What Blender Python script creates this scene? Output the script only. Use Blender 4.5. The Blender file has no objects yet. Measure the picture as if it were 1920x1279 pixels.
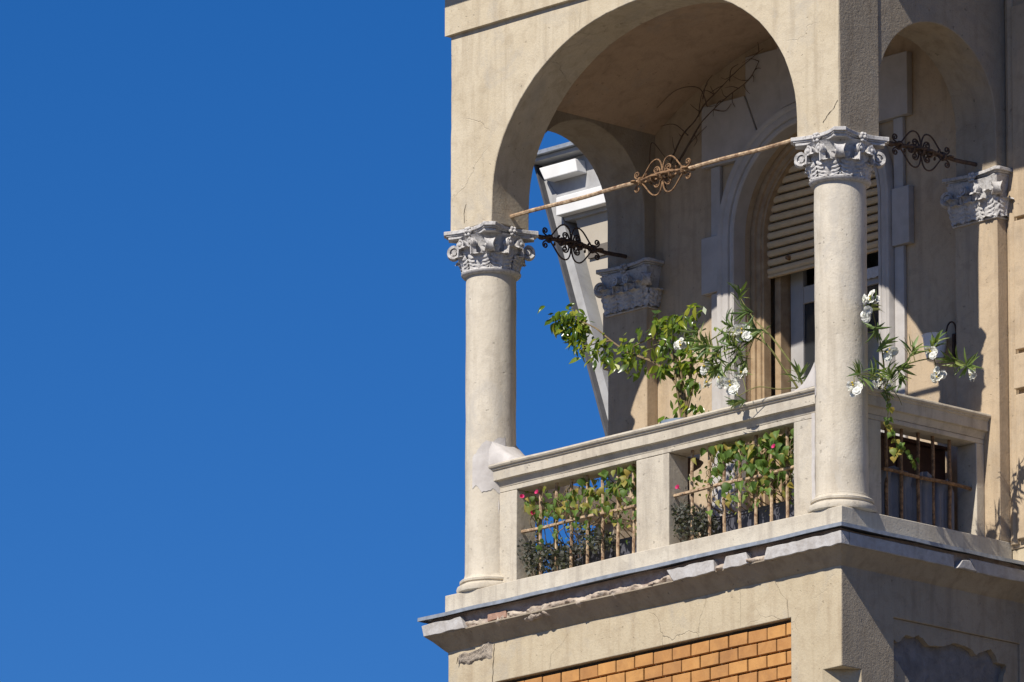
import bpy, bmesh, math, random
from mathutils import Vector, Matrix, noise, Euler
R = math.radians
random.seed(7)
scn = bpy.context.scene
col = scn.collection

# ------------------------------------------------------------------ camera
GZ = -19.66                                   # street level (capital tops are z = 0)
cam_d = bpy.data.cameras.new('camera'); cam = bpy.data.objects.new('camera', cam_d); col.objects.link(cam)
cam_d.sensor_width = 36.0; cam_d.lens = 17048.0 * 36.0 / 1920.0
cam_d.clip_start = 1.0; cam_d.clip_end = 3000.0
yaw, pitch, roll = R(-46.927), R(14.002), R(0.125)
fw = Vector((math.sin(yaw) * math.cos(pitch), math.cos(yaw) * math.cos(pitch), math.sin(pitch)))
rt = Vector((math.cos(yaw), -math.sin(yaw), 0)); up = rt.cross(fw)
r2 = math.cos(roll) * rt + math.sin(roll) * up; u2 = -math.sin(roll) * rt + math.cos(roll) * up
m = Matrix((r2, u2, -fw)).transposed().to_4x4(); m.translation = Vector((46.37755, -46.71027, -18.05515))
cam.matrix_world = m
scn.camera = cam

# ------------------------------------------------------------------ sky, sun, exposure
to_sun = Vector((0.16, -1.0, 1.03)).normalized()
w = bpy.data.worlds.new('World'); scn.world = w; w.use_nodes = True
nt = w.node_tree; bg = nt.nodes['Background']
sky = nt.nodes.new('ShaderNodeTexSky'); sky.sky_type = 'NISHITA'; sky.sun_disc = False
sky.sun_elevation = math.asin(to_sun.z); sky.sun_rotation = math.atan2(to_sun.x, to_sun.y)
sky.air_density = 1.0; sky.dust_density = 0.0; sky.ozone_density = 4.0; sky.altitude = 2500.0
hs = nt.nodes.new('ShaderNodeHueSaturation'); hs.inputs['Saturation'].default_value = 1.34; hs.inputs['Hue'].default_value = 0.511
nt.links.new(sky.outputs[0], hs.inputs['Color']); nt.links.new(hs.outputs[0], bg.inputs['Color'])
bg.inputs['Strength'].default_value = 0.08
sun_d = bpy.data.lights.new('sun', 'SUN'); sun_d.energy = 5.0; sun_d.angle = R(0.5); sun_d.color = (1.0, 0.94, 0.85)
sun = bpy.data.objects.new('sun', sun_d); col.objects.link(sun)
sun.rotation_euler = (-to_sun).to_track_quat('-Z', 'Y').to_euler(); sun.location = (10, -60, 60)
vs = scn.view_settings; vs.view_transform = 'Standard'; vs.look = 'None'; vs.exposure = 0.3; vs.gamma = 1.0
scn.render.engine = 'CYCLES'

# ------------------------------------------------------------------ materials
def srgb(r, g, b):
    f = lambda c: (c / 255 / 12.92) if c / 255 <= 0.04045 else ((c / 255 + 0.055) / 1.055) ** 2.4
    return (f(r), f(g), f(b), 1)
class N:
    def __init__(s, name):
        s.m = bpy.data.materials.new(name); s.m.use_nodes = True; s.t = s.m.node_tree; s.t.nodes.clear()
        s.out = s.t.nodes.new('ShaderNodeOutputMaterial')
        s.geo = s.t.nodes.new('ShaderNodeNewGeometry')
    def n(s, typ, **kw):
        x = s.t.nodes.new(typ)
        for k, v in kw.items():
            if k in x.inputs.keys(): x.inputs[k].default_value = v
            else: setattr(x, k, v)
        return x
    def l(s, a, b): s.t.links.new(a, b)
    def pos(s, scale=(1, 1, 1)):
        mp = s.n('ShaderNodeMapping'); mp.inputs['Scale'].default_value = scale
        s.l(s.geo.outputs['Position'], mp.inputs['Vector']); return mp.outputs[0]
    def noise(s, scale, detail=4, rough=0.55, stretch=(1, 1, 1), dist=0.0):
        x = s.n('ShaderNodeTexNoise'); x.inputs['Scale'].default_value = scale; x.inputs['Detail'].default_value = detail
        x.inputs['Roughness'].default_value = rough; x.inputs['Distortion'].default_value = dist
        s.l(s.pos(stretch), x.inputs['Vector']); return x.outputs['Fac']
    def ramp(s, fac, stops):
        x = s.n('ShaderNodeValToRGB'); cr = x.color_ramp
        while len(cr.elements) < len(stops): cr.elements.new(0.5)
        for e, (p, c) in zip(cr.elements, stops): e.position = p; e.color = c if len(c) == 4 else (*c, 1)
        s.l(fac, x.inputs[0]); return x.outputs[0]
    def mix(s, fac, a, b, mode='MIX'):
        x = s.n('ShaderNodeMix'); x.data_type = 'RGBA'; x.blend_type = mode
        for sock, v in ((x.inputs[0], fac), (x.inputs[6], a), (x.inputs[7], b)):
            if hasattr(v, 'links'): s.l(v, sock)
            else: sock.default_value = v
        return x.outputs[2]
    def math(s, op, a, b=0.0):
        x = s.n('ShaderNodeMath'); x.operation = op
        for sock, v in ((x.inputs[0], a), (x.inputs[1], b)):
            if hasattr(v, 'links'): s.l(v, sock)
            else: sock.default_value = v
        return x.outputs[0]
    def bump(s, h, strength=0.3, dist=0.01, prev=None):
        x = s.n('ShaderNodeBump'); x.inputs['Strength'].default_value = strength; x.inputs['Distance'].default_value = dist
        s.l(h, x.inputs['Height'])
        if prev: s.l(prev, x.inputs['Normal'])
        return x.outputs[0]
    def principled(s, colr, rough=0.8, spec=0.3, metal=0.0, nrm=None):
        p = s.n('ShaderNodeBsdfPrincipled')
        for k, v in (('Base Color', colr), ('Roughness', rough), ('Metallic', metal), ('Specular IOR Level', spec)):
            if hasattr(v, 'links'): s.l(v, p.inputs[k])
            else: p.inputs[k].default_value = v
        if nrm: s.l(nrm, p.inputs['Normal'])
        s.l(p.outputs[0], s.out.inputs[0]); return p

def stucco(name, base, stain, light=None, grain=0.5, streak=0.35, crack=0.0, worn=0.55):
    k = N(name)
    big = k.noise(1.7, 5, 0.6); mid = k.noise(7.0, 5, 0.65, dist=0.6); fine = k.noise(60, 3, 0.7); st = k.noise(5.0, 4, 0.6, (2.2, 2.2, 0.22))
    c = k.mix(k.ramp(big, [(0.38, (0, 0, 0)), (0.68, (1, 1, 1))]), base, light or tuple(min(1, v * 1.1) for v in base[:3]) + (1,))
    c = k.mix(k.math('MULTIPLY', k.ramp(mid, [(0.48, (0, 0, 0)), (0.72, (1, 1, 1))]), 0.5), c, stain)
    c = k.mix(k.math('MULTIPLY', k.ramp(st, [(0.50, (0, 0, 0)), (0.68, (1, 1, 1))]), streak * 1.35), c, stain)
    c = k.mix(k.math('MULTIPLY', k.ramp(fine, [(0.55, (0, 0, 0)), (0.72, (1, 1, 1))]), 0.24), c, tuple(v * 0.55 for v in stain[:3]) + (1,))
    gp = k.noise(2.3, 6, 0.7, (1, 1, 0.7), 0.8); g_ = sum(base[:3]) / 3 * 0.88
    c = k.mix(k.math('MULTIPLY', k.ramp(gp, [(0.54, (0, 0, 0)), (0.66, (1, 1, 1))]), worn), c, tuple(0.45 * v_ * 0.9 + 0.55 * q_ for v_, q_ in zip(base[:3], (g_ * 1.05, g_, g_ * 0.92))) + (1,))
    pits = k.noise(22, 2, 0.5); pm = k.ramp(pits, [(0.70, (0, 0, 0)), (0.745, (1, 1, 1))])
    c = k.mix(k.math('MULTIPLY', pm, 0.4), c, tuple(v * 0.45 for v in stain[:3]) + (1,))
    grit = k.noise(38, 5, 0.72)
    h = k.math('ADD', k.math('MULTIPLY', fine, 0.3), k.math('ADD', k.math('MULTIPLY', mid, 0.35), k.math('MULTIPLY', grit, 0.55)))
    h = k.math('SUBTRACT', h, k.math('MULTIPLY', pm, 0.4))
    if crack:
        v = k.n('ShaderNodeTexVoronoi'); v.feature = 'DISTANCE_TO_EDGE'; v.inputs['Scale'].default_value = 1.6
        wn = k.n('ShaderNodeTexNoise'); wn.inputs['Scale'].default_value = 5.0; wn.inputs['Detail'].default_value = 4
        k.l(k.geo.outputs['Position'], wn.inputs['Vector'])
        a = k.n('ShaderNodeVectorMath'); a.operation = 'MULTIPLY_ADD'; a.inputs[1].default_value = (0.22,) * 3
        k.l(wn.outputs['Color'], a.inputs[0]); k.l(k.geo.outputs['Position'], a.inputs[2]); k.l(a.outputs[0], v.inputs['Vector'])
        line = k.ramp(v.outputs['Distance'], [(0.0, (1, 1, 1)), (0.006, (0, 0, 0))])
        mk = k.math('MULTIPLY', line, k.ramp(k.noise(0.9, 2), [(0.5, (0, 0, 0)), (0.58, (1, 1, 1))]))
        c = k.mix(k.math('MULTIPLY', mk, crack), c, tuple(v * 0.35 for v in stain[:3]) + (1,))
        h = k.math('SUBTRACT', h, k.math('MULTIPLY', mk, 0.8))
    nb = k.bump(h, grain, 0.012)
    k.principled(c, 0.92, 0.15, 0, nb); return k.m

def plain(name, c, c2=None, scale=8, rough=0.7, spec=0.3, metal=0, bump=0.15, dist=0.004, obj_rand=0.0, fine=40):
    k = N(name); nz = k.noise(scale, 5, 0.65, dist=0.4)
    cc = k.mix(k.ramp(nz, [(0.35, (0, 0, 0)), (0.68, (1, 1, 1))]), c, c2 or tuple(v * 0.7 for v in c[:3]) + (1,))
    if obj_rand:
        oi = k.n('ShaderNodeObjectInfo'); hsv = k.n('ShaderNodeHueSaturation')
        k.l(k.math('ADD', k.math('MULTIPLY', oi.outputs['Random'], obj_rand), 1 - obj_rand / 2), hsv.inputs['Value'])
        k.l(k.math('ADD', k.math('MULTIPLY', oi.outputs['Random'], 0.02), 0.49), hsv.inputs['Hue'])
        k.l(cc, hsv.inputs['Color']); cc = hsv.outputs[0]
    nb = k.bump(k.math('ADD', nz, k.math('MULTIPLY', k.noise(fine, 3), 0.3)), bump, dist)
    k.principled(cc, rough, spec, metal, nb); return k.m

def brickmat(name, c, c2):
    k = N(name); oi = k.n('ShaderNodeObjectInfo'); nz = k.noise(11, 5, 0.7, dist=0.5); soot = k.noise(2.2, 5, 0.7); sp = k.noise(70, 3)
    cc = k.mix(k.ramp(nz, [(0.35, (0, 0, 0)), (0.7, (1, 1, 1))]), c, c2)
    hsv = k.n('ShaderNodeHueSaturation'); k.l(cc, hsv.inputs['Color'])
    k.l(k.math('ADD', k.math('MULTIPLY', oi.outputs['Random'], 0.24), 0.88), hsv.inputs['Value']); k.l(k.math('ADD', k.math('MULTIPLY', oi.outputs['Random'], 0.005), 0.4975), hsv.inputs['Hue'])
    cc = k.mix(k.math('MULTIPLY', k.ramp(soot, [(0.48, (0, 0, 0)), (0.72, (1, 1, 1))]), 0.4), hsv.outputs[0], (0.17, 0.09, 0.045, 1))
    cc = k.mix(k.math('MULTIPLY', k.ramp(sp, [(0.6, (0, 0, 0)), (0.75, (1, 1, 1))]), 0.3), cc, (0.14, 0.07, 0.035, 1))
    k.principled(cc, 0.5, 0.4, 0, k.bump(k.math('ADD', nz, k.math('MULTIPLY', sp, 0.4)), 0.4, 0.004)); return k.m
def leafmat(name, c0, c1, c2, trans=0.35, rough=0.38, spec=0.4, yellow=(0.9, 1.0)):
    k = N(name); oi = k.n('ShaderNodeObjectInfo'); nz = k.noise(30, 3)
    rnd_ = k.math('FRACT', k.math('ADD', oi.outputs['Random'], k.geo.outputs['Random Per Island']))
    f = k.math('ADD', k.math('MULTIPLY', rnd_, 0.85), k.math('MULTIPLY', nz, 0.15))
    c = k.ramp(f, [(0.0, c0), (0.55, c1), (yellow[0], c1), (yellow[1], c2)])
    p = k.n('ShaderNodeBsdfPrincipled'); k.l(c, p.inputs['Base Color']); p.inputs['Roughness'].default_value = rough
    p.inputs['Specular IOR Level'].default_value = spec
    t = k.n('ShaderNodeBsdfTranslucent'); tc = k.mix(0.5, c, (0.35, 0.5, 0.05, 1), 'MIX'); k.l(tc, t.inputs[0])
    ms = k.n('ShaderNodeMixShader'); ms.inputs[0].default_value = trans
    k.l(p.outputs[0], ms.inputs[1]); k.l(t.outputs[0], ms.inputs[2]); k.l(ms.outputs[0], k.out.inputs[0]); return k.m

M = {}
M['wall'] = stucco('stucco_cream', (0.50, 0.425, 0.305, 1), (0.34, 0.275, 0.19, 1), (0.56, 0.49, 0.37, 1), crack=0.22)
M['lower'] = stucco('stucco_warm', (0.46, 0.385, 0.265, 1), (0.34, 0.265, 0.175, 1), (0.51, 0.435, 0.31, 1), crack=0.3)
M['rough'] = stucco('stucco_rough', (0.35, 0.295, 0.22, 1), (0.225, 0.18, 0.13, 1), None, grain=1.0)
M['column'] = stucco('stucco_pale', (0.55, 0.49, 0.39, 1), (0.38, 0.33, 0.26, 1), (0.60, 0.545, 0.45, 1), grain=0.45, streak=0.42, worn=0.7)
M['balus'] = stucco('stucco_grey_cream', (0.49, 0.435, 0.345, 1), (0.31, 0.27, 0.22, 1), (0.55, 0.50, 0.41, 1), grain=0.45, streak=0.4)
M['vault'] = stucco('ochre_vault', (0.47, 0.345, 0.24, 1), (0.27, 0.195, 0.135, 1), None, grain=0.35, streak=0.1)
M['back'] = stucco('stucco_tan', (0.46, 0.36, 0.245, 1), (0.29, 0.22, 0.15, 1), None, grain=0.35, worn=0.3)
def capmat(name):
    k = N(name); n1 = k.noise(34, 6, 0.75, dist=0.8); n2 = k.noise(9, 5, 0.65); n3 = k.noise(90, 3)
    c = k.mix(k.ramp(n2, [(0.4, (0, 0, 0)), (0.65, (1, 1, 1))]), (0.55, 0.535, 0.52, 1), (0.43, 0.41, 0.39, 1))
    c = k.mix(k.math('MULTIPLY', k.ramp(n1, [(0.50, (0, 0, 0)), (0.66, (1, 1, 1))]), 0.8), c, (0.20, 0.185, 0.175, 1))
    k.principled(c, 0.85, 0.15, 0, k.bump(k.math('ADD', n1, k.math('MULTIPLY', n3, 0.3)), 0.45, 0.008)); return k.m
M['cap'] = capmat('weathered_white_carving')
M['surround'] = plain('grey_painted_stone', (0.48, 0.455, 0.43, 1), (0.39, 0.365, 0.34, 1), 5, 0.75, 0.25, 0, 0.2, 0.004)
M['cement'] = plain('grey_cement', (0.54, 0.51, 0.48, 1), (0.42, 0.39, 0.365, 1), 7, 0.9, 0.2, 0, 0.5, 0.008)
M['zinc'] = plain('zinc_flashing', (0.36, 0.39, 0.43, 1), (0.23, 0.25, 0.27, 1), 12, 0.5, 0.4, 0.35, 0.3, 0.004)
M['fascia'] = plain('white_painted_band', (0.49, 0.475, 0.46, 1), (0.34, 0.315, 0.29, 1), 11, 0.85, 0.2, 0, 0.7, 0.01)
M['rubble'] = plain('crumbling_masonry', (0.50, 0.43, 0.35, 1), (0.30, 0.23, 0.18, 1), 14, 0.95, 0.1, 0, 1.0, 0.02)
M['core'] = plain('exposed_core', (0.46, 0.38, 0.33, 1), (0.30, 0.22, 0.18, 1), 10, 0.95, 0.1, 0, 0.9, 0.015)
M['concrete'] = plain('bare_grey_render', (0.24, 0.225, 0.215, 1), (0.15, 0.14, 0.135, 1), 9, 0.95, 0.1, 0, 1.0, 0.02)
M['redbrick'] = plain('old_red_brick', (0.40, 0.25, 0.185, 1), (0.28, 0.17, 0.13, 1), 20, 0.95, 0.1, 0, 0.6, 0.01)
M['brick'] = brickmat('glazed_tan_brick', (0.52, 0.265, 0.085, 1), (0.43, 0.205, 0.062, 1))
M['mortar'] = plain('dark_mortar', (0.10, 0.075, 0.055, 1), (0.06, 0.045, 0.035, 1), 20, 0.95, 0.1)
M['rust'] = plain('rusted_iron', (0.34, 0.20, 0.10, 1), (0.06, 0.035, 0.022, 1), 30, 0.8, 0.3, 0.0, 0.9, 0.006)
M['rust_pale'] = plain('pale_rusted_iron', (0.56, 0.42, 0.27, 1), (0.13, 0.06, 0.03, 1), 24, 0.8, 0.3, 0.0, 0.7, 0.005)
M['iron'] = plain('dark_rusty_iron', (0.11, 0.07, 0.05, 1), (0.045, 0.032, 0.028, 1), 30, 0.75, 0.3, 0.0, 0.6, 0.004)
M['slat'] = plain('cream_shutter_paint', (0.64, 0.50, 0.31, 1), (0.53, 0.40, 0.24, 1), 9, 0.55, 0.35, 0, 0.15, 0.003)
M['frame'] = plain('tan_wood_frame', (0.42, 0.31, 0.19, 1), (0.30, 0.205, 0.12, 1), 10, 0.6, 0.3)
M['doorpaint'] = plain('grey_door_paint', (0.42, 0.405, 0.39, 1), (0.34, 0.325, 0.31, 1), 6, 0.55, 0.35)
M['glass'] = plain('dark_window_glass', (0.03, 0.033, 0.036, 1), (0.02, 0.022, 0.024, 1), 3, 0.06, 0.6, 0, 0.02)
M['lace'] = plain('white_curtain', (0.62, 0.62, 0.62, 1), (0.5, 0.5, 0.5, 1), 40, 0.9, 0.1)
M['room'] = plain('dim_room_wall', (0.16, 0.14, 0.12, 1), (0.12, 0.105, 0.09, 1), 2, 0.9, 0.1)
M['crack'] = plain('crack_shadow_line', (0.09, 0.07, 0.05, 1), (0.06, 0.045, 0.035, 1), 30, 0.95, 0.05)
M['ground'] = plain('street_paving', (0.15, 0.132, 0.11, 1), (0.11, 0.098, 0.082, 1), 0.4, 0.9, 0.2)
M['bounce_floor'] = plain('warm_bounce_floor', (0.50, 0.36, 0.24, 1), (0.42, 0.30, 0.20, 1), 5, 0.6, 0.3)  # unseen balcony floor, warm colour added to bounce light onto the vault
M['roof'] = plain('painted_eave', (0.45, 0.40, 0.33, 1), (0.36, 0.31, 0.25, 1), 3, 0.9, 0.2)
M['shadeband'] = plain('shaded_white_band', (0.42, 0.42, 0.415, 1), (0.29, 0.285, 0.28, 1), 3, 0.8, 0.2)  # white house paint greyed: shade of soffits and band put in the colour
M['whitewall'] = plain('white_house_paint', (0.72, 0.72, 0.70, 1), (0.62, 0.61, 0.59, 1), 2, 0.8, 0.2)
M['beigewall'] = plain('beige_house_render', (0.44, 0.395, 0.32, 1), (0.38, 0.335, 0.27, 1), 1.5, 0.9, 0.2)
M['slate'] = plain('dark_verge', (0.10, 0.10, 0.105, 1), (0.06, 0.06, 0.065, 1), 5, 0.6, 0.3)
M['fig'] = leafmat('fig_leaf', (0.028, 0.065, 0.012, 1), (0.12, 0.19, 0.02, 1), (0.36, 0.35, 0.035, 1), 0.38, 0.25, 0.5, (0.62, 1.0))
M['heart'] = leafmat('morning_glory_leaf', (0.04, 0.095, 0.018, 1), (0.15, 0.24, 0.05, 1), (0.42, 0.30, 0.07, 1), 0.42, 0.5, 0.3, (0.58, 0.93))
M['ole'] = leafmat('oleander_leaf', (0.055, 0.10, 0.035, 1), (0.15, 0.22, 0.065, 1), (0.34, 0.34, 0.11, 1), 0.28, 0.4, 0.4, (0.7, 1.0))
M['herb'] = leafmat('grey_herb_leaf', (0.055, 0.06, 0.048, 1), (0.10, 0.10, 0.085, 1), (0.16, 0.15, 0.12, 1), 0.1, 0.7, 0.2)
M['stem'] = plain('brown_stem', (0.23, 0.17, 0.095, 1), (0.13, 0.095, 0.05, 1), 25, 0.8, 0.2)
M['gstem'] = plain('green_stem', (0.20, 0.20, 0.07, 1), (0.13, 0.12, 0.04, 1), 25, 0.7, 0.2)
M['twig'] = plain('dry_twig', (0.15, 0.105, 0.075, 1), (0.09, 0.062, 0.045, 1), 25, 0.9, 0.1)
M['bluepot'] = plain('blue_grey_pot', (0.22, 0.27, 0.34, 1), (0.16, 0.20, 0.26, 1), 8, 0.5, 0.4)
M['box'] = plain('slate_planter', (0.085, 0.085, 0.105, 1), (0.06, 0.06, 0.075, 1), 8, 0.55, 0.4)
M['terra'] = plain('terracotta', (0.16, 0.06, 0.04, 1), (0.11, 0.045, 0.03, 1), 8, 0.8, 0.2)
M['tarp'] = plain('grey_sheet', (0.20, 0.20, 0.215, 1), (0.15, 0.15, 0.16, 1), 6, 0.8, 0.2)
M['whitepot'] = plain('white_enamel', (0.78, 0.80, 0.82, 1), (0.70, 0.72, 0.75, 1), 8, 0.35, 0.5)
k = N('white_petal'); pz = k.noise(60, 2)
p_ = k.n('ShaderNodeBsdfPrincipled'); p_.inputs['Base Color'].default_value = (0.84, 0.84, 0.79, 1); p_.inputs['Roughness'].default_value = 0.6
t_ = k.n('ShaderNodeBsdfTranslucent'); t_.inputs[0].default_value = (0.8, 0.8, 0.7, 1)
ms_ = k.n('ShaderNodeMixShader'); ms_.inputs[0].default_value = 0.3
k.l(p_.outputs[0], ms_.inputs[1]); k.l(t_.outputs[0], ms_.inputs[2]); k.l(ms_.outputs[0], k.out.inputs[0]); M['petal'] = k.m
M['yellow'] = plain('yellow_flower_heart', (0.55, 0.42, 0.05, 1), (0.45, 0.34, 0.04, 1), 30, 0.8, 0.1)
M['pink'] = plain('pink_petal', (0.62, 0.07, 0.20, 1), (0.55, 0.05, 0.16, 1), 30, 0.7, 0.1)

# ------------------------------------------------------------------ mesh helpers
class MB:
    def __init__(s): s.v = []; s.f = []
    def add(s, v, f):
        b = len(s.v); s.v += [Vector(p) for p in v]; s.f += [tuple(i + b for i in q) for q in f]; return s
    def box(s, x0, x1, y0, y1, z0, z1):
        v = [(x, y, z) for x in (x0, x1) for y in (y0, y1) for z in (z0, z1)]
        return s.add(v, [(0, 1, 3, 2), (4, 6, 7, 5), (0, 4, 5, 1), (2, 3, 7, 6), (0, 2, 6, 4), (1, 5, 7, 3)])
    def prism(s, poly, fn, w0, w1):
        n = len(poly); v = [fn(u, t, w0) for u, t in poly] + [fn(u, t, w1) for u, t in poly]
        f = [tuple(range(n)), tuple(range(2 * n - 1, n - 1, -1))] + [(i, i + n, (i + 1) % n + n, (i + 1) % n) for i in range(n)]
        return s.add(v, f)
    def lathe(s, prof, c=(0, 0, 0), n=40, a0=0, a1=2 * math.pi, cap=True):
        full = abs(a1 - a0 - 2 * math.pi) < 1e-6; m_ = n if full else n + 1; v = []; f = []
        for r, z in prof:
            for i in range(m_):
                a = a0 + (a1 - a0) * i / n; v.append((c[0] + r * math.cos(a), c[1] + r * math.sin(a), c[2] + z))
        for j in range(len(prof) - 1):
            for i in range(n):
                i2 = (i + 1) % m_; f.append((j * m_ + i, j * m_ + i2, (j + 1) * m_ + i2, (j + 1) * m_ + i))
        if cap and full:
            f.append(tuple(range(m_ - 1, -1, -1))); f.append(tuple((len(prof) - 1) * m_ + i for i in range(m_)))
        return s.add(v, f)
    def tube(s, pts, r, n=7, cap=True):
        pts = [Vector(p) for p in pts]; k_ = len(pts); rs = r if isinstance(r, (list, tuple)) else [r] * k_
        v = []; f = []; prev = None
        for i, p in enumerate(pts):
            t = (pts[min(i + 1, k_ - 1)] - pts[max(i - 1, 0)])
            if t.length < 1e-9: t = Vector((0, 0, 1))
            t.normalize()
            a = prev if prev is not None else (Vector((0, 0, 1)) if abs(t.z) < 0.9 else Vector((1, 0, 0)))
            a = (a - t * a.dot(t)); a = a.normalized() if a.length > 1e-6 else t.orthogonal().normalized()
            prev = a; b = t.cross(a)
            for j in range(n):
                an = 2 * math.pi * j / n; v.append(p + (a * math.cos(an) + b * math.sin(an)) * rs[i])
        for i in range(k_ - 1):
            for j in range(n):
                j2 = (j + 1) % n; f.append((i * n + j, i * n + j2, (i + 1) * n + j2, (i + 1) * n + j))
        if cap: f += [tuple(range(n - 1, -1, -1)), tuple((k_ - 1) * n + j for j in range(n))]
        return s.add(v, f)
    def grid(s, rows):
        nu = len(rows[0]); v = [p for r_ in rows for p in r_]
        f = [(j * nu + i, j * nu + i + 1, (j + 1) * nu + i + 1, (j + 1) * nu + i) for j in range(len(rows) - 1) for i in range(nu - 1)]
        return s.add(v, f)
    def jitter(s, amp, freq=3.0, seed=0.0):
        for i, p in enumerate(s.v): s.v[i] = p + noise.noise_vector(p * freq + Vector((seed, seed * 2, 0))) * amp
        return s

W = {}                                         # world position of every object's origin
def loc_in(parent, wpos): return Vector(wpos) - (W[parent.name] if parent else Vector())
def link(o, parent): 
    col.objects.link(o)
    if parent: o.parent = parent
def empty(name, loc, label, cat, group=None):
    o = bpy.data.objects.new(name, None); o.empty_display_size = 0.2; link(o, None)
    o.location = loc; W[o.name] = Vector(loc); tag(o, label, cat, group); return o
def tag(o, label=None, cat=None, group=None, kind=None):
    for k_, v_ in (('label', label), ('category', cat), ('group', group), ('kind', kind)):
        if v_: o[k_] = v_
def mesh_of(name, mb, mat, angle=35, weld=False):
    me = bpy.data.meshes.new(name); bm = bmesh.new()
    vs_ = [bm.verts.new(p) for p in mb.v]
    for f in mb.f:
        try: bm.faces.new([vs_[i] for i in f])
        except ValueError: pass
    if weld: bmesh.ops.remove_doubles(bm, verts=bm.verts, dist=1e-5)
    bmesh.ops.recalc_face_normals(bm, faces=bm.faces)
    bm.to_mesh(me); bm.free()
    me.materials.append(mat)
    me.polygons.foreach_set('use_smooth', [angle > 0] * len(me.polygons))
    if angle > 0: me.set_sharp_from_angle(angle=R(angle))
    return me
def part(name, mb, mat, parent=None, angle=35, bevel=0.0, weld=False, label=None):
    xs = [p.x for p in mb.v]; ys = [p.y for p in mb.v]; zs = [p.z for p in mb.v]
    c = Vector(((min(xs) + max(xs)) / 2, (min(ys) + max(ys)) / 2, min(zs)))
    mb.v = [p - c for p in mb.v]
    o = bpy.data.objects.new(name, mesh_of(name, mb, mat, angle, weld)); link(o, parent)
    o.location = loc_in(parent, c); W[o.name] = c
    if bevel:
        b = o.modifiers.new('bevel', 'BEVEL'); b.width = bevel; b.segments = 2; b.limit_method = 'ANGLE'; b.angle_limit = R(40); b.harden_normals = False
    if label: o['label'] = label
    return o
def inst(name, mesh, mw, parent):
    o = bpy.data.objects.new(name, mesh); link(o, parent)
    W[o.name] = mw.translation.copy()
    mm = mw.copy(); mm.translation = loc_in(parent, mw.translation); o.matrix_basis = mm; return o
FX = lambda u, t, w_: (u, w_, t)               # polygon in the X-Z plane, w = Y
FY = lambda u, t, w_: (w_, u, t)               # polygon in the Y-Z plane, w = X
FZ = lambda u, t, w_: (u, t, w_)               # plan polygon, w = Z
def fine(poly, step=0.05):
    out = []
    for i, a in enumerate(poly):
        b = poly[(i + 1) % len(poly)]; n = max(1, int(math.hypot(b[0] - a[0], b[1] - a[1]) / step))
        out += [(a[0] + (b[0] - a[0]) * j / n, a[1] + (b[1] - a[1]) * j / n) for j in range(n)]
    return out
def wobble(poly, amp, freq, seed):
    out = []
    for u, t in poly:
        d = noise.noise_vector(Vector((u * freq + seed, t * freq, seed))); e = noise.noise_vector(Vector((u * 14 + seed, t * 14, seed)))
        out.append((u + d.x * amp + e.x * amp * 0.5, t + d.y * amp + e.y * amp * 0.5))
    return out
def rect(u0, u1, t0, t1): return [(u0, t0), (u1, t0), (u1, t1), (u0, t1)]
def ellipse_arch(cu, a, z0, b, zb, n=40):
    return [(cu - a, zb)] + [(cu - a * math.cos(math.pi * i / n), z0 + b * math.sin(math.pi * i / n)) for i in range(n + 1)] + [(cu + a, zb)]
def around(prof, x0, x1, yend, step=0.08, wav=0.0, seed=0):
    """sweep a profile of (overhang, z) round the left, front and right of the loggia"""
    mb = MB(); rows = []
    for o, z in prof:
        row = []
        def seg(a, b):
            n = max(1, int((Vector(b) - Vector(a)).length / step)); return [(a[0] + (b[0] - a[0]) * j / n, a[1] + (b[1] - a[1]) * j / n, z) for j in range(n)]
        A, B, C_, D = (x0 - o, yend, z), (x0 - o, -o, z), (x1 + o, -o, z), (x1 + o, yend, z)
        n1 = max(1, int((yend) / step)); n2 = max(1, int((x1 - x0) / step))
        row += [tuple(Vector(A).lerp(Vector(B), j / n1)) for j in range(n1)]
        row += [tuple(Vector(B).lerp(Vector(C_), j / n2)) for j in range(n2)]
        row += [tuple(Vector(C_).lerp(Vector(D), j / n1)) for j in range(n1 + 1)]
        rows.append(row)
    mb.grid(rows)
    if wav: mb.jitter(wav, 2.5, seed)
    return mb
def ribbon(path, width, th, tang):
    """flat band: path of (point, normal), band width along tang, thickness th"""
    mb = MB(); rows = []
    for i, (p, nrm) in enumerate(path):
        wd = width[i] if isinstance(width, list) else width
        rows.append([p - tang * wd / 2, p - tang * wd / 4 - nrm * th * 0.35, p + tang * wd / 4 - nrm * th * 0.35, p + tang * wd / 2, p + tang * wd / 2 - nrm * th, p - tang * wd / 2 - nrm * th, p - tang * wd / 2])
    mb.grid(rows); return mb

# ------------------------------------------------------------------ ground
rows = []                                        # flat town floor; unseen hill rim added to block low sky light
for j, rr in enumerate([0, 30, 80, 150, 250, 350, 450, 600, 750, 900, 1100, 1400, 1900]):
    h_ = lambda a: 0.0 if rr < 200 else (rr - 200) * (0.105 + 0.03 * noise.noise(Vector((math.cos(a) * 2.3, math.sin(a) * 2.3, rr * 0.002)))) * min(1, 900 / max(rr, 1))
    rows.append([(rr * math.cos(2 * math.pi * i / 72), rr * math.sin(2 * math.pi * i / 72), GZ + h_(2 * math.pi * i / 72)) for i in range(73)])
o = part('ground', MB().grid(rows), M['ground'], None, 60, weld=True); tag(o, 'grey street ground far below the balcony, unseen rim raised to block low sky', 'ground', None, 'structure')

# ------------------------------------------------------------------ corner building
XL = -4.295
B = empty('corner_building', (-2.1, 3.0, GZ), 'cream stucco corner building with arched column loggia and tan brick panel', 'building')

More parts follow.
